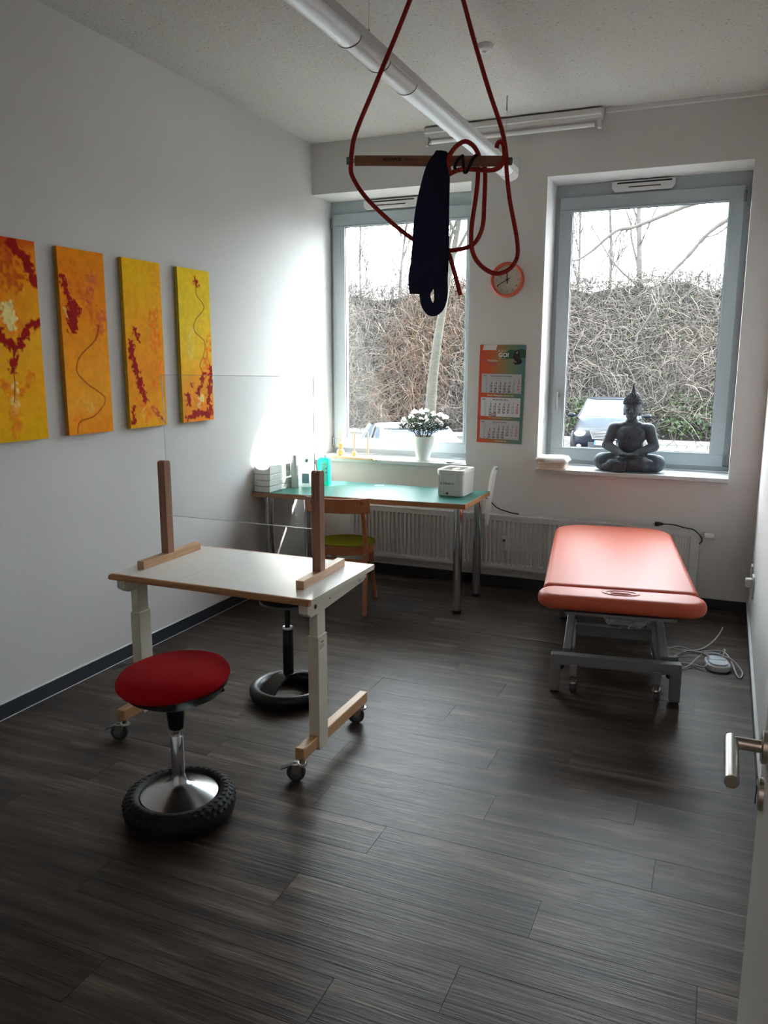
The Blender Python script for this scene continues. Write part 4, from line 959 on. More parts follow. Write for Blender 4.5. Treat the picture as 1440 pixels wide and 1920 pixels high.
# ---- foot switch and its cable
fsw = thing('foot_switch', 'pale grey two-part foot switch on the floor right of the couch', 'foot switch', (3.065, -1.12, 0), math.radians(12))
fm = mat('switch_grey', '#c3c7cb', .4)
MB().prism(rpoly(-.062, .062, -.085, .085, (.055, .055, .05, .05)), 0, .035, 'z').build('base', fm, fsw, angle=40, bevel=.008, bseg=3)
MB().prism(rpoly(-.05, .05, -.075, .0, (.045, .045, .004, .004)), .033, .044, 'z').build('near_pedal', mat('pedal_blue_grey', '#b2bbc3', .35), fsw, angle=40, bevel=.004)
MB().prism(rpoly(-.05, .05, .006, .075, (.004, .004, .045, .045)), .033, .044, 'z').build('far_pedal', mat('pedal_blue_grey', '#b2bbc3', .35), fsw, angle=40, bevel=.004)
cb_ = MB().tube(smoothpts([(3.09, -1.03, .03), (3.10, -.98, .06), (3.07, -.94, .02), (2.97, -.98, .02), (2.86, -1.0, .05), (2.78, -1.05, .03), (2.72, -1.1, .02), (2.80, -1.16, .007), (2.92, -1.14, .007), (3.0, -1.19, .02), (3.02, -1.1, .05), (2.93, -1.06, .055), (2.86, -1.02, .01), (2.78, -1.18, .007), (2.9, -1.22, .006), (3.0, -1.05, .05), (3.12, -1.08, .05), (3.19, -1.16, .012), (3.17, -1.24, .006), (3.10, -1.0, .05), (2.95, -.93, .008), (2.85, -.99, .03), (2.72, -1.02, .05)], 8), .0042, 8)
tag(cb_.build('coiled_cable', mat('cable_grey', '#a5a6a8', .5)), 'light grey cable looped on the floor around the foot switch', 'cable')
tag(MB().tube(smoothpts([(2.9, -.93, .006), (2.98, -.86, .006), (3.04, -.76, .03), (3.075, -.70, .07), (3.085, -.69, .1)], 6), .004, 8).build('loose_cable_end', mat('cable_grey', '#a5a6a8', .5)), 'free end of a thin grey cable sticking up behind the foot switch', 'cable')
cn = thing('cable_connector', 'grey inline connector lying among the cable loops', 'connector', (2.83, -1.12, .005), .4)
MB().box(-.035, .035, -.014, .014, 0, .026).build('shell', mat('conn_grey', '#77797c', .45), cn, bevel=.005)

# ================================================================== WINDOW SILL THINGS
SZ = SILL
toy = thing('peg_stacker', 'wooden peg board with three rods and three balls on the left sill', 'toy', (.36, -.055+.02, SZ), math.radians(-8))
pale = wood('pale_wood', '#c79a68', '#dcb686', .4, 0); palev = mat('pale_wood_turned', '#cfa272', .35)
MB().prism(rpoly(-.195, .195, -.05, .05, (.02,)*4, 4), 0, .016, 'z').build('board', pale, toy, angle=40, bevel=.003)
for k, x in enumerate((-.13, .0, .125)):
    MB().cyl((x, 0, .014), (x, 0, .215), .005, seg=12).build('rod', palev, toy)
for x, z, r in ((-.13, .016+.029, .029), (-.13, .016+.058+.024, .025), (.0, .016+.021, .021)):
    MB().ball((x, 0, z), r, 24, 16).build('ball', palev, toy)
pot = thing('flowering_plant', 'white flowering azalea in a tapered white ceramic pot', 'potted plant', (.905, .04, SZ))
MB().lathe([(0, 0), (.044, 0), (.047, .005), (.055, .04), (.078, .13), (.087, .19), (.084, .19), (.072, .13), (.0, .13)], seg=48).build('pot', ceramic, pot, angle=40)
MB().lathe([(0, .165), (.078, .165), (.078, .172), (0, .174)], seg=32).build('soil', mat('soil', '#2a2119', .95, bump=(80, 1, .01)), pot)
MB().ring([(.04, 0), (.058, 0), (.06, .006), (.04, .006)], seg=36).build('saucer', ceramic, pot)
rs = np.random.RandomState(4)
mb = MB(); leaf_v = []; leaf_f = []
for k in range(26):
    a = rs.rand()*2*pi; r = .10*math.sqrt(rs.rand())+.03; p0 = (.03*math.cos(a), .03*math.sin(a), .165)
    mb.tube(smoothpts([p0, (.5*r*math.cos(a)+.02*math.cos(a), .5*r*math.sin(a), .225), (r*1.2*math.cos(a), r*math.sin(a), .29)], 3), .0024, 5)
mb.build('stems', mat('stem_brown', '#4a3a28', .8), pot)['kind'] = 'stuff'
for k in range(2600):
    a = rs.rand()*2*pi; rr = rs.rand()**.5; x = .20*rr*math.cos(a); y = .125*rr*math.sin(a)
    zt = .215+.150*math.sqrt(max(0, 1-rr*rr*.85)); z = .185+.05*rr+(zt-.185-.05*rr)*rs.rand()**.8
    if rr > .6 and z < .215+.03*rr: z += .02
    c = Vector((x, y, z)); d = Vector((rs.randn(), rs.randn(), rs.randn()*.6+.3)).normalized(); s_ = d.orthogonal().normalized()
    s_ = Matrix.Rotation(rs.rand()*6, 3, d) @ s_; L_ = .011+.012*rs.rand(); n_ = d.cross(s_)
    o = len(leaf_v)
    leaf_v += [c, c+d*L_*.5+s_*L_*.22+n_*.001, c+d*L_, c+d*L_*.5-s_*L_*.22+n_*.001, c+d*L_*.5-n_*.002]
    leaf_f += [(o, o+1, o+4), (o+1, o+2, o+4), (o+2, o+3, o+4), (o+3, o, o+4)]
MB().add(leaf_v, leaf_f).build('leaves', sheer('leaf_green', '#22371b', .22), pot, False)['kind'] = 'stuff'
petal = sheer('petal_white', '#f6eef0', .55)
fl0 = None
fcs = [(-.125, -.05, .29), (-.105, -.07, .265), (-.10, .02, .305), (-.06, -.02, .335), (-.045, -.05, .345), (-.02, .0, .352), (.0, -.05, .345), (.025, -.02, .35), (.015, -.08, .30), (.045, -.06, .31), (.065, .0, .335), (.09, -.04, .325), (.115, -.02, .33), (.135, -.03, .325), (.12, -.06, .29), (.155, .0, .31), (-.14, .0, .275), (-.03, .05, .335), (.10, .05, .32), (.06, -.09, .29), (-.075, -.08, .25), (.145, -.05, .27)]
for k, p in enumerate(fcs):
    p = (p[0]*1.12, p[1]*1.15, p[2]*1.1-.008)
    if fl0 is None:
        mb = MB()
        for j in range(3):
            cc = Vector(((j-1)*.012, (j % 2)*.008, (j % 2)*.006))
            for i in range(6):
                a = i*pi/3+j; d = Vector((math.cos(a), math.sin(a), .55)).normalized(); s_ = Vector((-math.sin(a), math.cos(a), 0))
                mb.add([cc, cc+d*.010+s_*.007, cc+d*.019+Vector((0, 0, -.002)), cc+d*.010-s_*.007, cc+d*.011+Vector((0, 0, -.003))], [(0, 1, 4), (1, 2, 4), (2, 3, 4), (3, 0, 4)])
        fl0 = mb.build('flower', petal, pot); o = fl0
    else:
        o = fl0.copy(); C.objects.link(o)
    o.location = p; o.rotation_euler = (rs.rand()*1.0+.2, rs.rand()*.8-.4, rs.rand()*6)
ky = thing('key_bunch', 'small bunch of keys lying at the right end of the left sill', 'keys', (1.16, -.0, SZ))
mb = MB(); mb.ring([(.012, 0), (.014, 0), (.014, .002), (.012, .002)], seg=24); mb.build('key_ring', steel_m, ky)
for a in (.3, 2.0):
    R = Matrix.Rotation(a, 3, 'Z'); mb = MB(); mb.prism([(.012, -.009), (.03, -.011), (.036, -.004), (.066, -.003), (.068, .001), (.036, .004), (.03, .011), (.012, .009)], .001, .004, 'z')
    mb.v = [tuple(R @ Vector(q)) for q in mb.v]; mb.build('key', steel_m, ky, False)
MB().box(-.05, -.01, -.02, .0, 0, .008).build('tag', black_m, ky, bevel=.002)

# folded towel on the right sill
tw = thing('folded_cloth', 'cream folded cloth lying at the left end of the right sill', 'towel', (1.915, -.01, SZ), math.radians(3))
tmat = mat('cream_terry', '#d6c9b6', .95, bump=(160, .7, .003))
for k in range(4):
    z0 = .02*k; sh = .005*k
    MB().prism(rpoly(-.115+sh*.6, .085-sh*.6, -.10+sh, .13, (.03,)*4, 4), z0, z0+.0193, 'z').build('fold', tmat, tw, angle=60, bevel=.005, bseg=3)
cvm = mat('white_film', '#e9e6e0', .35, bump=(25, .6, .01))
mb = MB(); vs = []; g = 12
for j in range(g+1):
    for i in range(g+1):
        u, v = i/g*2-1, j/g*2-1; e_ = max(abs(u), abs(v)); z = .083+.007*rs.rand()-(.03 if e_ > .95 else 0)*(1 if u > -.5 else .3)
        vs.append((-.012+u*.112*(1+.02*rs.rand()), .017+v*.12, z))
fs = [(j*(g+1)+i, j*(g+1)+i+1, (j+1)*(g+1)+i+1, (j+1)*(g+1)+i) for j in range(g) for i in range(g)]
o = MB().add(vs, fs).build('plastic_wrap', cvm, tw, angle=80); so_ = o.modifiers.new('solid', 'SOLIDIFY'); so_.thickness = .0015

# ================================================================== STATUE
bd = thing('seated_statue', 'dark grey meditating seated statue on the right window sill', 'statue', (2.412, .085, SZ))
def blobset(name, add, voxel, parent, m=stone_m, sm=8):
    o = add.build(name, m, parent)
    rmod = o.modifiers.new('remesh', 'REMESH'); rmod.mode = 'VOXEL'; rmod.voxel_size = voxel; rmod.use_smooth_shade = True
    s_ = o.modifiers.new('smooth', 'SMOOTH'); s_.iterations = sm; s_.factor = .5
    return o
def capsule(mb, a, b_, r0, r1, k=7, sq=(1, 1, 1)):
    a, b_ = Vector(a), Vector(b_)
    for i in range(k+1):
        t_ = i/k; r = r0+(r1-r0)*t_; mb.ball(a.lerp(b_, t_), (r*sq[0], r*sq[1], r*sq[2]), 14, 10)
mb = MB()
capsule(mb, (-.180, .005, .062), (0, .03, .07), .062, .066, 8, (1, 1.1, .98)); capsule(mb, (.180, .005, .062), (0, .03, .07), .062, .066, 8, (1, 1.1, .98))
capsule(mb, (-.18, -.0, .052), (.10, -.07, .07), .052, .042, 9); capsule(mb, (.18, -.0, .055), (-.11, -.065, .044), .054, .042, 9)
mb.ball((.12, -.075, .078), (.045, .03, .022)); mb.ball((-.13, -.07, .034), (.045, .03, .026))
mb.ball((0, .04, .10), (.115, .075, .075)); capsule(mb, (0, .035, .13), (0, .03, .22), .086, .088, 5, (1, .72, 1))
mb.ball((0, .026, .255), (.112, .066, .075)); mb.ball((0, .0, .262), (.08, .034, .04))
capsule(mb, (-.10, .03, .298), (.10, .03, .298), .038, .038, 8); mb.ball((0, .03, .312), (.085, .042, .042))
for s_ in (-1, 1):
    capsule(mb, (s_*.118, .03, .292), (s_*.158, .018, .178), .042, .036, 8); capsule(mb, (s_*.158, .018, .178), (s_*.05, -.078, .130), .036, .023, 9)
    mb.ball((s_*.03, -.088, .124), (.04, .026, .016))
    for q in range(4): capsule(mb, (s_*(.01+.004*q), -.086-.008*q, .127), (-s_*(.03-.004*q), -.088-.008*q, .122), .008, .007, 4)
mb.ball((0, .03, .345), (.042, .040, .042))
mb.ball((0, .018, .43), (.057, .062, .072)); mb.ball((0, .0, .388), (.042, .044, .034)); mb.ball((0, .03, .452), (.060, .061, .057))
capsule(mb, (0, -.047, .435), (0, -.056, .412), .006, .010, 3); mb.ball((-.008, -.05, .410), .007); mb.ball((.008, -.05, .410), .007)
mb.ball((0, -.041, .386), (.019, .010, .0055)); mb.ball((0, -.040, .377), (.015, .010, .005)); mb.ball((0, -.034, .364), (.014, .012, .009))
for s_ in (-1, 1):
    mb.ball((s_*.022, -.038, .432), (.014, .008, .007)); capsule(mb, (s_*.008, -.045, .446), (s_*.036, -.034, .449), .0045, .0035, 5)
    mb.ball((s_*.054, .02, .43), (.008, .016, .028)); mb.ball((s_*.053, .016, .398), (.007, .011, .018))
bo_ = blobset('body', mb, .0042, bd, sm=3)
hb_ = MB(); hb_.ball((0, .022, .473), (.063, .066, .046)); hb_.ball((0, .024, .508), (.040, .042, .034)); hb_.ball((0, .05, .43), (.05, .04, .05))
hc = hb_.build('hair', stone_m, bd)
cu = MB()
for (zc, rc, ex, nn) in ((.478, .0605, 1.06, 26), (.489, .0575, 1.06, 25), (.50, .052, 1.06, 22), (.510, .0455, 1.05, 19), (.519, .040, 1.05, 17), (.528, .033, 1.05, 14), (.5355, .0245, 1.05, 10), (.467, .0615, 1.06, 26)):
    for i in range(nn):
        a = 2*pi*(i+.5*(int(zc*1000) % 2))/nn; cu.ball((rc*math.cos(a), .022+rc*ex*math.sin(a), zc), .0066, 7, 5)
cu.build('curls', mat('statue_curl', '#4a4f57', .45), hc)['kind'] = 'stuff'
MB().lathe([(0, .53), (.020, .53), (.019, .545), (.0135, .56), (.009, .578), (.004, .597), (0, .612)], (0, .024, 0), 16).build('crown_spike', stone_m, bd)
# robe: band over the shoulder and folded cloth in the lap
mb = MB(); capsule(mb, (.012, -.038, .30), (-.058, -.036, .13), .0038, .0035, 24); capsule(mb, (.08, -.026, .285), (-.005, -.044, .135), .004, .0038, 24)
capsule(mb, (.012, -.038, .30), (.06, -.006, .336), .0038, .0035, 10)
blobset('robe_edge', mb, .0022, bd, sm=2)
mb = MB(); mb.prism([(-.075, .078), (-.005, .078), (-.012, .012), (-.03, .004), (-.09, .006), (-.10, .012)], -.122, -.09, 'y'); mb.build('robe_flap', stone_m, bd, bevel=.006, bseg=3)
mb = MB(); capsule(mb, (-.078, -.121, .074), (-.1, -.123, .012), .003, .003, 12); capsule(mb, (-.03, -.122, .074), (-.045, -.123, .01), .002, .002, 12); capsule(mb, (-.055, -.122, .074), (-.072, -.123, .01), .002, .002, 12)
mb.build('robe_fold', stone_m, bd)['kind'] = 'stuff'

# ================================================================== TRAPEZE hanging from the ceiling
TM = Vector((2.124, -3.240, 2.2426)); TA = math.atan2(.39129, .92026)
tr = thing('trapeze_bar', 'wooden trapeze bar hanging on red rope from the ceiling', 'trapeze', TM, TA)
barw = wood('bar_wood', '#8a5f45', '#9c6f52', .45, 0)
MB().cyl((-.225, 0, 0), (.222, 0, 0), .0155, seg=28).build('bar', barw, tr)
text_mesh([('REHAPE®', -.14, -.004, .013, 0, 'LEFT', .02), ('classic', -.075, -.003, .009, 0, 'LEFT', 0)], 'lettering', [mat('burnt_print', '#2c1c14', .7)], tr, .0162)
for s_ in (-1, 1):
    MB().cyl((s_*.222, 0, 0), (s_*.24, 0, 0), .006, seg=16).build('end_pin', steel_m, tr)
    MB().cyl((s_*.238, 0, 0), (s_*.25, 0, 0), .0115, seg=20).build('end_cap', mat('cap_grey', '#70757a', .5), tr, bevel=.002)
rope = mat('red_rope', '#a3261c', .75)
nt = rope.node_tree; b = nt.nodes['Principled BSDF']; ck_ = nt.nodes.new('ShaderNodeTexVoronoi'); ck_.inputs['Scale'].default_value = 85
mpn = [n for n in nt.nodes if n.type == 'MAPPING'][0]; nt.links.new(mpn.outputs[0], ck_.inputs['Vector'])
rp = nt.nodes.new('ShaderNodeValToRGB'); nt.links.new(ck_.outputs['Distance'], rp.inputs[0]); rp.color_ramp.elements[0].position = .16; rp.color_ramp.elements[1].position = .2
rp.color_ramp.elements[0].color = lin('#1c0e10'); rp.color_ramp.elements[1].color = lin('#a3261c'); nt.links.new(rp.outputs[0], b.inputs['Base Color'])
def rp_(pts, name='rope', r=.0068): return MB().tube(smoothpts(pts, 8), r, 10).build(name, rope, tr)
rp_([(.02, 0, .66), (-.02, 0, .545), (-.062, 0, .441), (-.1, 0, .352), (-.17, 0, .196), (-.222, -.0, .078), (-.2345, -.002, .02), (-.236, -.002, -.005), (-.233, -.003, -.043), (-.19, -.006, -.107), (-.111, -.01, -.18), (-.037, .02, -.228), (.03, .035, -.252), (.062, .03, -.26), (.079, .02, -.306), (.103, .015, -.39)])
rp_([(.035, 0, .66), (.06, 0, .545), (.093, 0, .441), (.127, 0, .334), (.171, -.004, .204), (.213, -.006, .093), (.229, -.006, .026), (.233, -.006, -.027), (.245, -.006, -.111), (.271, -.006, -.227), (.272, -.006, -.282), (.244, -.006, -.318), (.203, -.006, -.326), (.160, -.006, -.301), (.135, -.006, -.259), (.131, -.004, -.196), (.143, .0, -.103), (.149, .012, -.035), (.146, .022, .01)])
rp_([(.165, .022, .0), (.171, .016, -.027), (.170, .01, -.119), (.166, .008, -.188), (.143, .008, -.235), (.103, .016, -.252), (.06, .03, -.255)])
rp_([(.06, -.02, -.042), (.056, -.024, -.01), (.06, -.024, .012), (.08, -.02, .038), (.106, -.014, .052), (.130, -.014, .040), (.146, -.01, .018), (.15, .01, .012)])
rp_([(.2, -.012, .034), (.204, -.016, .048), (.216, -.016, .049), (.222, -.018, .03), (.222, -.024, .004), (.21, -.024, -.022), (.178, -.018, -.030), (.121, -.016, -.026), (.085, -.018, -.03), (.06, -.024, -.042)])
bandm = mat('black_cord', '#16161a', .8)
MB().tube(smoothpts([(.15, .006, .02), (.135, -.018, .010), (.122, -.026, -.012), (.112, -.024, -.034), (.104, -.018, -.034), (.10, -.022, -.01), (.098, -.02, .012)], 6), .0048, 8).build('black_tie', bandm, tr)
MB().tube(smoothpts([(.10, -.016, .012), (.085, -.022, .0), (.075, -.022, -.02), (.078, -.02, -.028)], 6), .0048, 8).build('black_tie', bandm, tr)
mb = MB(); mb.ring([(.016, -.004), (.024, -.004), (.024, .004), (.016, .004)], (.028, 0, .675), 24, RX); mb.build('karabiner', steel_m, tr)
hk = Matrix.Rotation(-TA, 3, 'Z')
mb = MB(); mb.cyl((.028, 0, .697), (.028, 0, H-TM.z), .007); mb.build('hanger_rope', rope, tr)
mb = MB(); mb.lathe([(0, H-TM.z-.012), (.04, H-TM.z-.012), (.04, H-TM.z), (0, H-TM.z)], (.028, 0, 0), 24); mb.build('ceiling_plate', steel_m, tr)
# padded sling: two flat loops of wide webbing draped over the bar
slg = thing('padded_sling', 'wide dark navy sling draped over the trapeze bar', 'sling', TM, TA)
def ribbon(path, widths, th=.004, name='webbing_loop'):
    """path: list of (point, width direction)"""
    P = smoothpts([p for p, d in path], 6); D = smoothpts([d for p, d in path], 6); Wd = smoothpts([(q, 0, 0) for q in widths], 6)
    n = len(P); vs = []
    for i in range(n):
        t_ = (P[min(i+1, n-1)]-P[max(i-1, 0)]).normalized(); d = D[i].normalized(); d = (d-t_*d.dot(t_)).normalized(); nn_ = t_.cross(d)*th/2; w_ = d*Wd[i].x/2
        vs += [P[i]-w_-nn_, P[i]-w_*.0-nn_*1.9, P[i]+w_-nn_, P[i]+w_+nn_, P[i]+w_*.0+nn_*1.9, P[i]-w_+nn_]
    fs = [(i*6+k, i*6+(k+1) % 6, (i+1)*6+(k+1) % 6, (i+1)*6+k) for i in range(n-1) for k in range(6)]+[(5, 4, 3, 2, 1, 0), tuple((n-1)*6+k for k in range(6))]
    return MB().add(vs, fs).build(name, navy, slg, angle=50)
X = (1, 0, 0); Xd = (1, .12, .0)
# long loop (front strand and rear strand, open eye at the bottom)
ribbon([((.038, 0, .021), (1, 0, .05)), ((.036, -.022, .004), X), ((.020, -.026, -.06), X), ((.012, -.024, -.18), X), ((.010, -.02, -.28), X), ((-.002, -.012, -.35), X), ((-.009, -.008, -.39), (1, 0, .1)), ((-.001, -.006, -.422), (.8, 0, .6)), ((.016, -.004, -.438), (.1, 0, 1)), ((.034, -.002, -.424), (-.7, 0, .7)), ((.041, .0, -.39), (-1, 0, .15)), ((.036, .006, -.34), X[:0] or (-1, 0, 0)), ((.030, .016, -.27), (-1, 0, 0)), ((.028, .022, -.15), (-1, 0, 0)), ((.034, .026, -.03), (-1, 0, 0)), ((.038, .018, .012), (-1, 0, 0)), ((.038, 0, .021), (-1, 0, -.05))],
       [.045, .048, .075, .088, .082, .056, .034, .036, .036, .038, .042, .052, .07, .072, .062, .05, .045])
# shorter loop on the left, folded
ribbon([((.036, 0, .027), (1, 0, .05)), ((.024, -.026, .002), (1, 0, .3)), ((.003, -.031, -.045), (1, 0, .3)), ((-.014, -.031, -.16), X), ((-.022, -.03, -.28), X), ((-.034, -.026, -.34), (1, .1, 0)), ((-.034, -.018, -.374), (1, .1, 0)), ((-.032, -.006, -.385), (1, .1, 0)), ((-.03, .008, -.372), (1, .1, 0)), ((-.03, .018, -.33), X), ((-.014, .026, -.2), X), ((.01, .028, -.05), X), ((.03, .022, .01), X), ((.036, 0, .027), (1, 0, .05))],
       [.034, .038, .042, .06, .06, .055, .05, .048, .05, .052, .06, .05, .036, .034])

# ================================================================== OUTSIDE
GZ = -.75
asph = mat('pale_paving_ground', '#32302e', .9, var=(4, .1), bump=(40, .4, .01))
struct(MB().box(-40, 30, .47, 60, GZ-.3, GZ).build('ground', asph, smooth=False))
bpy.data.objects['ground']['label'] = 'pale paved parking ground outside'
struct(MB().box(-8, 12, .3, .47, GZ-.3, -.1).build('wall_outer_plinth', wall_m, smooth=False))
pav = mat('concrete_paver', '#4a4845', .85, var=(6, .08), bump=(60, .3, .004))
gr = bpy.data.objects['ground']
pme = None; rs = np.random.RandomState(7)
for j in range(15):
    for i in range(18):
        if pme is None:
            o = MB().box(-.128, .128, -.148, .148, -.02, .014).build('paver', pav, gr, False); pme = o.data
        else:
            o = bpy.data.objects.new('paver', pme); C.objects.link(o); o.parent = gr
        o.location = (-1.3+i*.27, 14.4+j*.31, GZ+.012+rs.rand()*.004)
MB().box(-16, 12, 19.15, 19.3, GZ, GZ+.12).build('kerb', mat('kerb_stone', '#8b8986', .85), gr, False)

# ---- hill bank behind the parking strip
def hillz(x, y, rsn=None):
    t_ = np.clip((y-19.4)/4.2, 0, 1); s_ = t_**.75
    top = 4.85+.10*np.sin(x*.9+1)+.08*np.sin(x*2.3)
    return GZ+top*s_
gx, gy = np.meshgrid(np.linspace(-30, 16, 150), np.concatenate([np.linspace(19.3, 24, 40), np.linspace(24.5, 45, 8)]))
gz = hillz(gx, gy)+.12*np.sin(gx*3.1+gy*2)*np.clip((gy-19.6), 0, 1)
idx = np.arange(gx.size).reshape(gx.shape)
f = np.stack([idx[:-1, :-1], idx[:-1, 1:], idx[1:, 1:], idx[1:, :-1]], -1).reshape(-1, 4)
soil = mat('bank_soil', '#151210', .95, var=(2.5, .5), bump=(8, 1, .1))
hb2 = MB(); hb2.v = np.stack([gx, gy, gz], -1).reshape(-1, 3).tolist(); hb2.f = f.tolist(); hb2.m = [0]*len(f)
hill = hb2.build('hillside_ground', soil); struct(hill, 'steep earth bank behind the parked cars')

def np_tubes(P, R, seg=3):
    """P (n,k,3), R (n,k) -> verts, quads"""
    n, k, _ = P.shape
    T = np.empty_like(P); T[:, 1:-1] = P[:, 2:]-P[:, :-2]; T[:, 0] = P[:, 1]-P[:, 0]; T[:, -1] = P[:, -1]-P[:, -2]
    T /= np.linalg.norm(T, axis=-1, keepdims=True)+1e-9
    ref = np.where(np.abs(T[..., 2:3]) > .9, np.array([1., 0, 0]), np.array([0, 0, 1.]))
    A = np.cross(T, ref); A /= np.linalg.norm(A, axis=-1, keepdims=True)+1e-9; B_ = np.cross(T, A)
    ang = np.arange(seg)*2*pi/seg
    V = P[:, :, None, :]+(A[:, :, None, :]*np.cos(ang)[None, None, :, None]+B_[:, :, None, :]*np.sin(ang)[None, None, :, None])*R[:, :, None, None]
    base = (np.arange(n)[:, None, None]*k+np.arange(k-1)[None, :, None])*seg; s_ = np.arange(seg)[None, None, :]; s2_ = (np.arange(seg)+1) % seg
    F = np.stack([base+s_, base+s2_[None, None, :], base+seg+s2_[None, None, :], base+seg+s_], -1).reshape(-1, 4)
    return V.reshape(-1, 3), F
def np_obj(name, V, F, m, parent=None, smooth=False):
    me = bpy.data.meshes.new(name); nv, nf = len(V), len(F)
    me.vertices.add(nv); me.vertices.foreach_set('co', V.astype(np.float32).ravel())
    me.loops.add(nf*F.shape[1]); me.loops.foreach_set('vertex_index', F.astype(np.int32).ravel())
    me.polygons.add(nf); me.polygons.foreach_set('loop_start', np.arange(nf, dtype=np.int32)*F.shape[1])
    me.update(); me.materials.append(m)
    o = bpy.data.objects.new(name, me); C.objects.link(o)
    if parent is not None: o.parent = parent
    return o
def vines(n, xr, tr_, L, r, m, name, label, cat, seed, droop=.25, lift=.35, k=8, curl=.55):
    rs = np.random.RandomState(seed)
    x = rs.uniform(*xr, n); y = 19.4+4.4*rs.uniform(*tr_, n)**1.1
    z = hillz(x, y)+rs.rand(n)*lift
    off_ = rs.rand(n)**1.5*lift*1.4
    p = np.stack([x, y-off_, z], -1); d = rs.randn(n, 3); d[:, 2] -= droop; d[:, 1] *= .45; d[:, 1] -= .1*0; d /= np.linalg.norm(d, axis=-1, keepdims=True)
    P = [p]; ln = L*(.5+rs.rand(n))/k; turn = rs.randn(n, 3)*curl
    for i in range(k-1):
        d = d+turn/k*2.2+rs.randn(n, 3)*.22; d[:, 2] -= droop*.15; 
        slope_pull = (P[-1][:, 1] > 19.4+4.4*tr_[1]); d[:, 1] -= slope_pull*.3
        d /= np.linalg.norm(d, axis=-1, keepdims=True); q = P[-1]+d*ln[:, None]
        q[:, 2] = np.maximum(q[:, 2], hillz(q[:, 0], q[:, 1])-.05); P.append(q)
    P = np.stack(P, 1); R = np.linspace(1, .5, k)[None, :]*(r*(.6+.8*rs.rand(n)))[:, None]
    V, F = np_tubes(P, R, 3); o = np_obj(name, V, F, m)
    o['kind'] = 'stuff'; o['label'] = label; o['category'] = cat
    return o
twig_a = mat('twig_pale', '#544c45', .85, var=(3, .25)); twig_b = mat('twig_grey', '#332e2a', .9, var=(2, .3)); twig_c = mat('twig_brown', '#402f22', .9, var=(3, .3))
vines(12500, (-20, 9), (0, 1.0), 1.3, .010, twig_b, 'dry_vine_tangle', 'tangle of grey leafless vines covering the bank outside', 'vines', 11, .2, .45)
vines(9800, (-20, 9), (0, .98), 1.0, .0085, twig_a, 'pale_vine_tangle', 'pale dry stems lying over the darker vines on the bank', 'vines', 12, .3, .6)
vines(2200, (-8.0, -5.6), (.05, 1.0), 1.3, .011, twig_c, 'brown_ivy_curtain', 'brownish hanging ivy patch on the bank in the left window', 'ivy', 13, 1.2, .75, curl=.3)
vines(3600, (-20, 9), (.88, 1.0), .9, .008, twig_b, 'bank_crest_brush', 'thin brush sticking up along the crest of the bank', 'brush', 14, -.9, .3, curl=.35)
# green leaf patches low on the bank
def leafpatch(cx_, w_, t0_, t1_, n, seed, label):
    rs = np.random.RandomState(seed); x = cx_+rs.randn(n)*w_; y = 19.4+4.4*rs.uniform(t0_, t1_, n); z = hillz(x, y)+.1+.3*rs.rand(n); y = y-.3*rs.rand(n)-.1
    c = np.stack([x, y, z], -1); a = rs.randn(n, 3); a /= np.linalg.norm(a, axis=1, keepdims=True); b_ = np.cross(a, rs.randn(n, 3)); b_ /= np.linalg.norm(b_, axis=1, keepdims=True)
    s_ = (.035+.04*rs.rand(n))[:, None]
    V = np.stack([c-a*s_, c+b_*s_*.6, c+a*s_, c-b_*s_*.6], 1).reshape(-1, 3); F = np.arange(4*n).reshape(n, 4)
    o = np_obj('green_undergrowth', V, F, mat('undergrowth_green', '#233812', .6, var=(2, .4))); o['kind'] = 'stuff'; o['label'] = label; o['category'] = 'leaves'
leafpatch(-.95, .30, 0, .12, 700, 21, 'green leaves low on the bank left of the dark blue car')
leafpatch(2.0, .45, 0, .14, 700, 22, 'green leaves at the bank foot right of the statue')
leafpatch(1.0, 1.2, .2, .9, 350, 23, 'scattered yellow-green leaves higher on the bank behind the car')

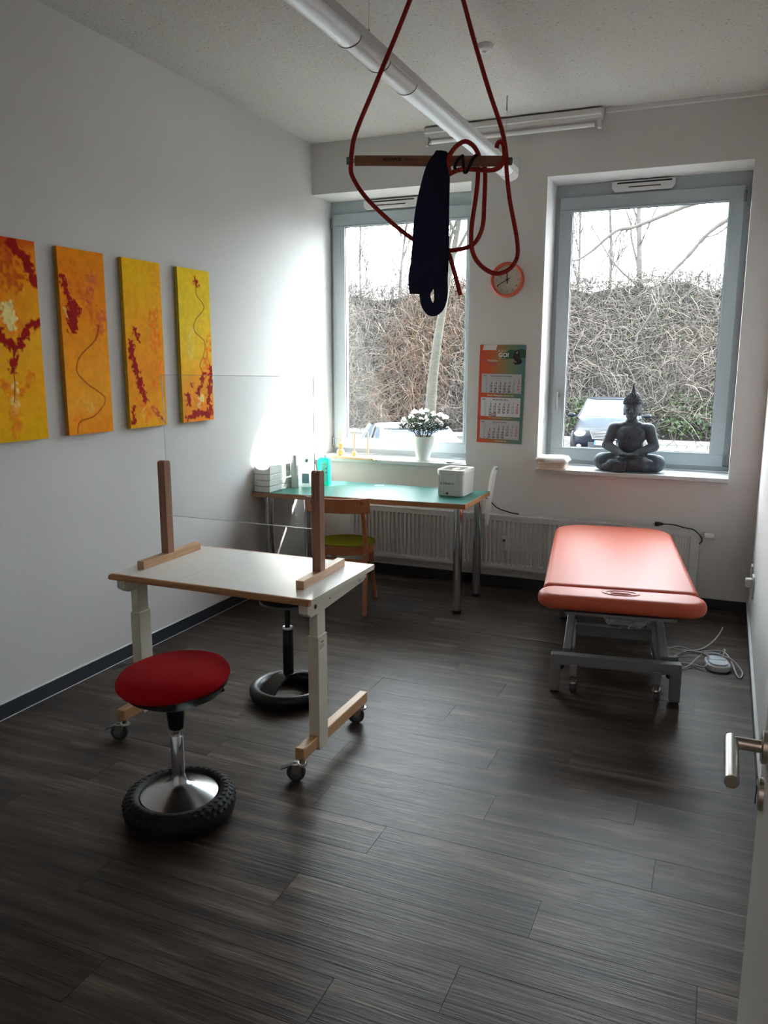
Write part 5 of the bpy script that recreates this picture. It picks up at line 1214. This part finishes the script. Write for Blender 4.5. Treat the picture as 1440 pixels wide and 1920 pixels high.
# ---- bare trees
def tree(name, label, base, H_, r0, seed, m, levels=3, nb=(9, 7, 6), spread=.7, upw=.5, lean=(0, 0), group=None, start=.3, twigr=.009, lratio=.42):
    rs = np.random.RandomState(seed)
    t = thing(name, label, 'tree', base, 0, group)
    k = 9; zz = np.linspace(0, 1, k); tp = np.stack([lean[0]*zz*H_+.05*H_*.3*np.sin(zz*5+seed), lean[1]*zz*H_+.02*H_*np.cos(zz*4+seed), zz*H_], -1)
    V, F = np_tubes(tp[None], (r0*(1-.85*zz)+.004)[None], 9); np_obj('trunk', V, F, m, t)
    cur_p = tp[None]; cur_r = (r0*(1-.85*zz)+.004)[None]; Ls = H_*lratio
    allV, allF, o_ = [], [], 0
    for lv in range(levels):
        n = cur_p.shape[0]*nb[lv]; src = np.repeat(np.arange(cur_p.shape[0]), nb[lv]); f_ = rs.uniform(start if lv == 0 else .2, .98, n)*(k-1); i0 = f_.astype(int); fr = (f_-i0)[:, None]
        p = cur_p[src, i0]*(1-fr)+cur_p[src, np.minimum(i0+1, k-1)]*fr; dpar = cur_p[src, np.minimum(i0+1, k-1)]-cur_p[src, i0]; dpar /= np.linalg.norm(dpar, axis=1, keepdims=True)+1e-9
        d = dpar*.6+rs.randn(n, 3)*spread; d[:, 2] += upw*.6; d /= np.linalg.norm(d, axis=1, keepdims=True)
        ln = Ls*(.5+.7*rs.rand(n))*(1-.5*f_/(k-1)); r = np.minimum(cur_r[src, i0]*.55, r0*.45); P = [p]
        for _ in range(k-1):
            d = d+rs.randn(n, 3)*.16; d[:, 2] += upw*.07; d /= np.linalg.norm(d, axis=1, keepdims=True); P.append(P[-1]+d*(ln/(k-1))[:, None])
        P = np.stack(P, 1); R = np.maximum(r[:, None]*np.linspace(1, .25, k)[None], twigr*.6); V, F = np_tubes(P, R, 4 if lv == 0 else 3)
        allV.append(V); 
        if F.shape[0]: allF.append(F+o_)
        o_ += len(V); cur_p, cur_r = P, R; Ls *= .45
    b_ = np_obj('branches', np.concatenate(allV), np.concatenate(allF), m, t); b_['kind'] = 'stuff'
    return t
bark = mat('bark_grey', '#322e2a', .9, var=(5, .3), bump=(20, .6, .02)); bark2 = mat('bark_greenish', '#2a2821', .9, var=(4, .25), bump=(18, .8, .03)); birch = mat('bark_pale', '#3a3733', .85, var=(4, .3))
tree('roadside_tree', 'thick pale trunk with a fan of upright branches in the left window', (-4.35, 14.8, GZ), 7.6, .17, 3, bark2, 3, (18, 9, 6), .38, 1.1, (.10, 0), None, .54, .010, .5)
for i, (x, y, h_, r, sd_, lb) in enumerate([(-2.4, 25.5, 8.5, .045, 31, 'slender bare birch beyond the bank at the left edge of the right window'), (-1.5, 26.5, 9.5, .06, 32, 'slim bare birch beyond the bank, second from the left in the right window'), (-.35, 25.5, 10, .10, 33, 'ivy-clad bare tree rising behind the dark blue car'),
     (-12.0, 27, 8, .05, 34, 'thin bare tree beyond the bank at the far left of the left window'), (-10.3, 27.5, 9, .055, 35, 'thin leaning bare tree beyond the bank left of the lattice mast')]):
    tree('birch_tree', lb, (x, y, 3.6), h_, r, sd_, birch, 3, (22, 10, 6), .4, .9, (.03*(i-2), 0), 'bare trees beyond the bank', .05, .011, .33)
# near tree whose limbs reach into the right window from the right
nt_ = thing('overhanging_tree', 'near tree whose long limbs reach in from the right of the right window', 'tree', (6.2, 8.5, GZ))
V, F = np_tubes(np.array([[(0, 0, 0), (.05, 0, 1.5), (.0, .05, 3), (-.1, 0, 4.5), (.1, 0, 6.5)]], float), np.array([[.2, .17, .15, .11, .05]]), 10); np_obj('trunk', V, F, bark, nt_)
def limb(pts, r0, r1, seed, nsub):
    rs = np.random.RandomState(seed); P = np.array([tuple(p) for p in smoothpts(pts, 6)]); P = P-np.array([6.2, 8.5, GZ]); R = np.linspace(r0, r1, len(P))*(1+.12*rs.randn(len(P)))
    V, F = np_tubes(P[None], R[None], 7); o = np_obj('limb', V, F, bark, nt_)
    Ps, Rs = [], []
    for _ in range(nsub):
        i = rs.randint(len(P)//3, len(P)-1); d = (P[i]-P[i-1]); d /= np.linalg.norm(d); d = d+rs.randn(3)*.7; d /= np.linalg.norm(d); q = [P[i]]
        for _k in range(5): d = d+rs.randn(3)*.25; d /= np.linalg.norm(d); q.append(q[-1]+d*(.05+.09*rs.rand()))
        Ps.append(q); Rs.append(np.linspace(.008, .003, 6))
    if Ps:
        V, F = np_tubes(np.array(Ps), np.array(Rs), 3); np_obj('twigs', V, F, bark, o)['kind'] = 'stuff'
limb([(6.2, 8.5, 4.4), (4.4, 8.5, 4.45), (3.2, 8.5, 4.38), (2.52, 8.5, 4.17), (2.21, 8.5, 4.09), (1.82, 8.5, 3.95), (1.41, 8.5, 3.81), (1.12, 8.5, 3.76), (.75, 8.5, 3.47), (.56, 8.45, 3.34), (.45, 8.4, 3.31)], .055, .012, 1, 9)
limb([(6.2, 8.5, 3.9), (4.4, 8.5, 4.2), (3.3, 8.5, 4.05), (2.87, 8.5, 3.86), (2.63, 8.5, 3.72), (2.47, 8.5, 3.57), (2.26, 8.5, 3.31), (1.98, 8.5, 3.0), (1.97, 8.5, 2.87), (1.86, 8.5, 2.62), (1.6, 8.45, 2.15), (1.53, 8.4, 2.05)], .05, .008, 2, 9)
limb([(1.22, 8.5, 3.77), (1.17, 8.5, 3.70), (1.01, 8.5, 3.42), (.84, 8.45, 3.08)], .016, .006, 3, 2)
limb([(3.3, 8.5, 4.05), (2.87, 8.5, 3.77), (2.67, 8.5, 3.63), (2.47, 8.5, 3.58), (2.2, 8.5, 3.5)], .018, .006, 4, 2)
# lattice mast and thin street poles
lm = thing('lattice_mast', 'grey lattice catenary mast standing beyond the bank', 'mast', (-11.58, 30, 3.9))
ms = mat('mast_grey', '#7d8083', .6)
for s_ in (-1, 1): MB().box(s_*.20-.05, s_*.20+.05, -.05, .05, 0, 6.4).build('upright', ms, lm, False)
for k in range(10): MB().box(-.2, .2, -.02, .02, .5+k*.6, .56+k*.6).build('rung', ms, lm, False)
MB().tube([(-.2, 0, 4.6), (-1.4, 0, 4.7), (-2.2, 0, 5.4)], .035, 6).build('bracket_arm', ms, lm); MB().tube([(-.2, 0, 5.9), (-1.3, 0, 6.1)], .03, 6).build('bracket_arm', ms, lm)
for k, (x, h_, lb) in enumerate([(.40, 1.2, 'short thin pole beyond the bank, leftmost of the four'), (.93, 2.2, 'tall forked pole beyond the bank'), (1.34, 2.2, 'thin pole beyond the bank right of the forked one'), (1.62, 1.9, 'rightmost thin pole beyond the bank')]):
    t = thing('distant_pole', lb, 'pole', (x+.6, 32, 4.2), 0, 'thin poles beyond the bank')
    MB().cyl((0, 0, 0), (0, 0, h_), .03, .02, 8).build('shaft', ms, t)
    if k == 1: MB().tube(smoothpts([(-.28, 0, h_+.1), (-.12, 0, h_+.05), (0, 0, h_-.3), (.15, 0, h_-.02), (.5, 0, h_+.12)], 3), .02, 6).build('fork', ms, t)

# wing added to keep sun off the right window, with a roof edge
wing = thing('sun_blocking_wing', 'added wing blocking sun from the right window, with a roof corner at its top right', 'building', (0, 0, 0))
MB().box(3.75, 8, .47, 2.3, GZ, 5.2).build('sun_blocking_wall', wall_m, wing, False)  # unseen wall, added to block the sun
MB().prism([(2.86, .47), (8.2, .47), (8.2, 2.5), (3.6, 2.5)], 5.2, 5.35, 'z').build('roof_edge', mat('roof_dark', '#4a4744', .7), wing, False)

# ================================================================== CARS
def car(name, label, loc, rz, paint, scale=1.0, glass_c='#5f7f99', hatch=False, plate=True, bare=False):
    t = thing(name, label, 'car', loc, rz)
    body = mat(name+'_paint', paint, .35, .0, spec=.15); gl = mat(name+'_glass', glass_c, .1, 0, spec=.35)
    # local: front at y=0 looking to -y, car runs to +y. half width w(y), belt and hood heights
    Ly = 4.4 if not hatch else 3.9
    ys = [0, .06, .2, .55, 1.1, 1.45, 2.2, 3.2, Ly-.45, Ly-.12, Ly]
    hw = [.60, .74, .82, .86, .87, .87, .87, .87, .85, .78, .66]
    top = [.55, .66, .72, .79, .88, .94, .95, .95, .97 if hatch else .93, .90, .7]
    bot = [.30, .24, .2, .19, .19, .19, .19, .19, .2, .26, .34]
    k = 12; rows = []
    for y, w_, tz, bz in zip(ys, hw, top, bot):
        pr = [(-w_*.96, bz), (-w_, bz+.12), (-w_*1.0, (bz+tz)/2), (-w_*.97, tz-.1), (-w_*.88, tz-.015), (-w_*.5, tz+.02), (0, tz+.03), (w_*.5, tz+.02), (w_*.88, tz-.015), (w_*.97, tz-.1), (w_, (bz+tz)/2), (w_, bz+.12), (w_*.96, bz)]
        rows.append([(x, y-(.05*(1-abs(x)/w_)**1 if y < .3 else 0), z) for x, z in pr])
    n = len(rows[0]); vs = [q for r in rows for q in r]
    fs = [(j*n+i, j*n+(i+1) % n, (j+1)*n+(i+1) % n, (j+1)*n+i) for j in range(len(rows)-1) for i in range(n)]+[tuple(range(n)), tuple((len(rows)-1)*n+i for i in reversed(range(n)))]
    MB().add(vs, fs).build('body', body, t, angle=50, subsurf=2)
    # cabin: base and roof outlines
    y0, y1 = 1.28, (Ly-.35 if hatch else Ly-.75); ry0, ry1 = 2.0, (Ly-.75 if hatch else Ly-1.45); RZ = 1.42
    def ring_(y0, y1, w_, z, bow=.1): return [(-w_, y0+bow), (-w_*.5, y0+.02), (0, y0), (w_*.5, y0+.02), (w_, y0+bow), (w_, (y0+y1)/2), (w_, y1-bow), (w_*.5, y1), (-w_*.5, y1), (-w_, y1-bow), (-w_, (y0+y1)/2)]
    base = ring_(y0, y1, .80, .92); roof = ring_(ry0, ry1, .58, RZ)
    loft([base, [(a[0]*.12+b_[0]*.88, a[1]*.12+b_[1]*.88) for a, b_ in zip(base, roof)]], [.90, RZ-.045]).build('cabin_glass', gl, t, angle=20)
    rf = loft([[(x*1.03, y) for x, y in roof], [(x*1.02, (y-(ry0+ry1)/2)*.99+(ry0+ry1)/2) for x, y in roof], [(x*.8, (y-(ry0+ry1)/2)*.92+(ry0+ry1)/2) for x, y in roof]], [RZ-.06, RZ-.02, RZ+.012]); rf.build('roof', body, t, angle=40, subsurf=1)
    for i in (0, 4, 6, 9):
        a = base[i]; b_ = roof[i]; MB().bar((a[0]*1.01, a[1], .9), (b_[0]*1.03, b_[1], RZ-.03), .055, .05).build('pillar', body, t, False, .01)
    for s_ in (-1, 1): a = base[5]; b_ = roof[5]; MB().bar((s_*.81, a[1], .9), (s_*.60, b_[1], RZ-.03), .03, .07).build('pillar', black_m, t, False)
    for s_ in (-1, 1):
        MB().ball((s_*.62, .085, .60), (.16, .1, .085), 20, 12).build('headlight', mat('headlight_clear', '#9aa4ae', .15, .2), t)
        MB().ball((s_*.64, .01, .30), (.06, .04, .035), 14, 8).build('fog_lamp', mat('headlight_clear', '#9aa4ae', .15, .2), t)
        m_ = MB(); m_.ball((s_*.98, 1.5, .98), (.11, .06, .065), 16, 10); m_.bar((s_*.82, 1.5, .95), (s_*.9, 1.5, .97), .04, .03); m_.build('side_mirror', body, t)
        for yy in (.72, Ly-.75):
            wl = MB().lathe([(0, -.1), (.27, -.1), (.31, -.08), (.31, .08), (.27, .1), (0, .1)], (s_*.80, yy, .31), 28, Matrix.Rotation(pi/2, 3, 'Y')).build('wheel', blackm_m, t)
            MB().lathe([(0, -.105), (.19, -.105), (.2, -.1), (.2, .1), (.19, .105), (0, .105)], (s_*.80, yy, .31), 20, Matrix.Rotation(pi/2, 3, 'Y')).build('rim', mat('alloy', '#9a9da1', .3, .8), wl)
    g_ = MB().prism([(-.36, .68), (.36, .68), (.31, .50), (-.31, .50)], -.06, .04, 'y').build('grille', mat('grille_dark', '#24282c', .4), t, False, .01)
    for q in range(4): MB().box(-.35+.01*q, .35-.01*q, -.072, -.055, .645-.038*q, .658-.038*q).build('grille_bar', chrome_m, g_, False)
    for a_, b_ in (((-.37, -.066, .685), (.37, -.066, .685)), ((-.31, -.066, .495), (.31, -.066, .495)), ((-.37, -.066, .685), (-.31, -.066, .495)), ((.37, -.066, .685), (.31, -.066, .495))): MB().bar(a_, b_, .014, .016).build('grille_frame', chrome_m, g_, False)
    mb = MB(); mb.prism([(-.42, .40), (.42, .40), (.42, .27), (-.42, .27)], -.03, .03, 'y'); mb.build('air_intake', mat('intake_dark', '#15171a', .6), t, False, .01)
    if plate:
        po = MB().box(-.26, .26, -.085, -.07, .34, .45).build('number_plate', mat('plate_white2', '#d9d9d6', .5), t, False)
        MB().box(-.26, -.215, -.0865, -.0845, .34, .45).build('plate_band', mat('plate_blue', '#1f4fb0', .5), po, False)
        text_mesh([('OS·W', -.20, .362, .095, 0, 'LEFT', .02)], 'plate_lettering', [ink], po, .087)
    MB().tube([(-.6, 1.28, .965), (-.05, 1.22, .975)], .01, 6).build('wiper', black_m, t); MB().tube([(.0, 1.22, .975), (.6, 1.28, .965)], .01, 6).build('wiper', black_m, t)
    t.scale = (scale,)*3
    return t
car('blue_sedan', 'dark blue sedan facing the right window, partly behind the statue', (.28, 14.9, GZ), math.radians(5), '#070b14')
car('white_car', 'white car whose roof shows above the left window sill behind the plant', (-.55, 5.2, GZ), math.radians(37), '#8b9093', .94, '#1c2b38', True, False)
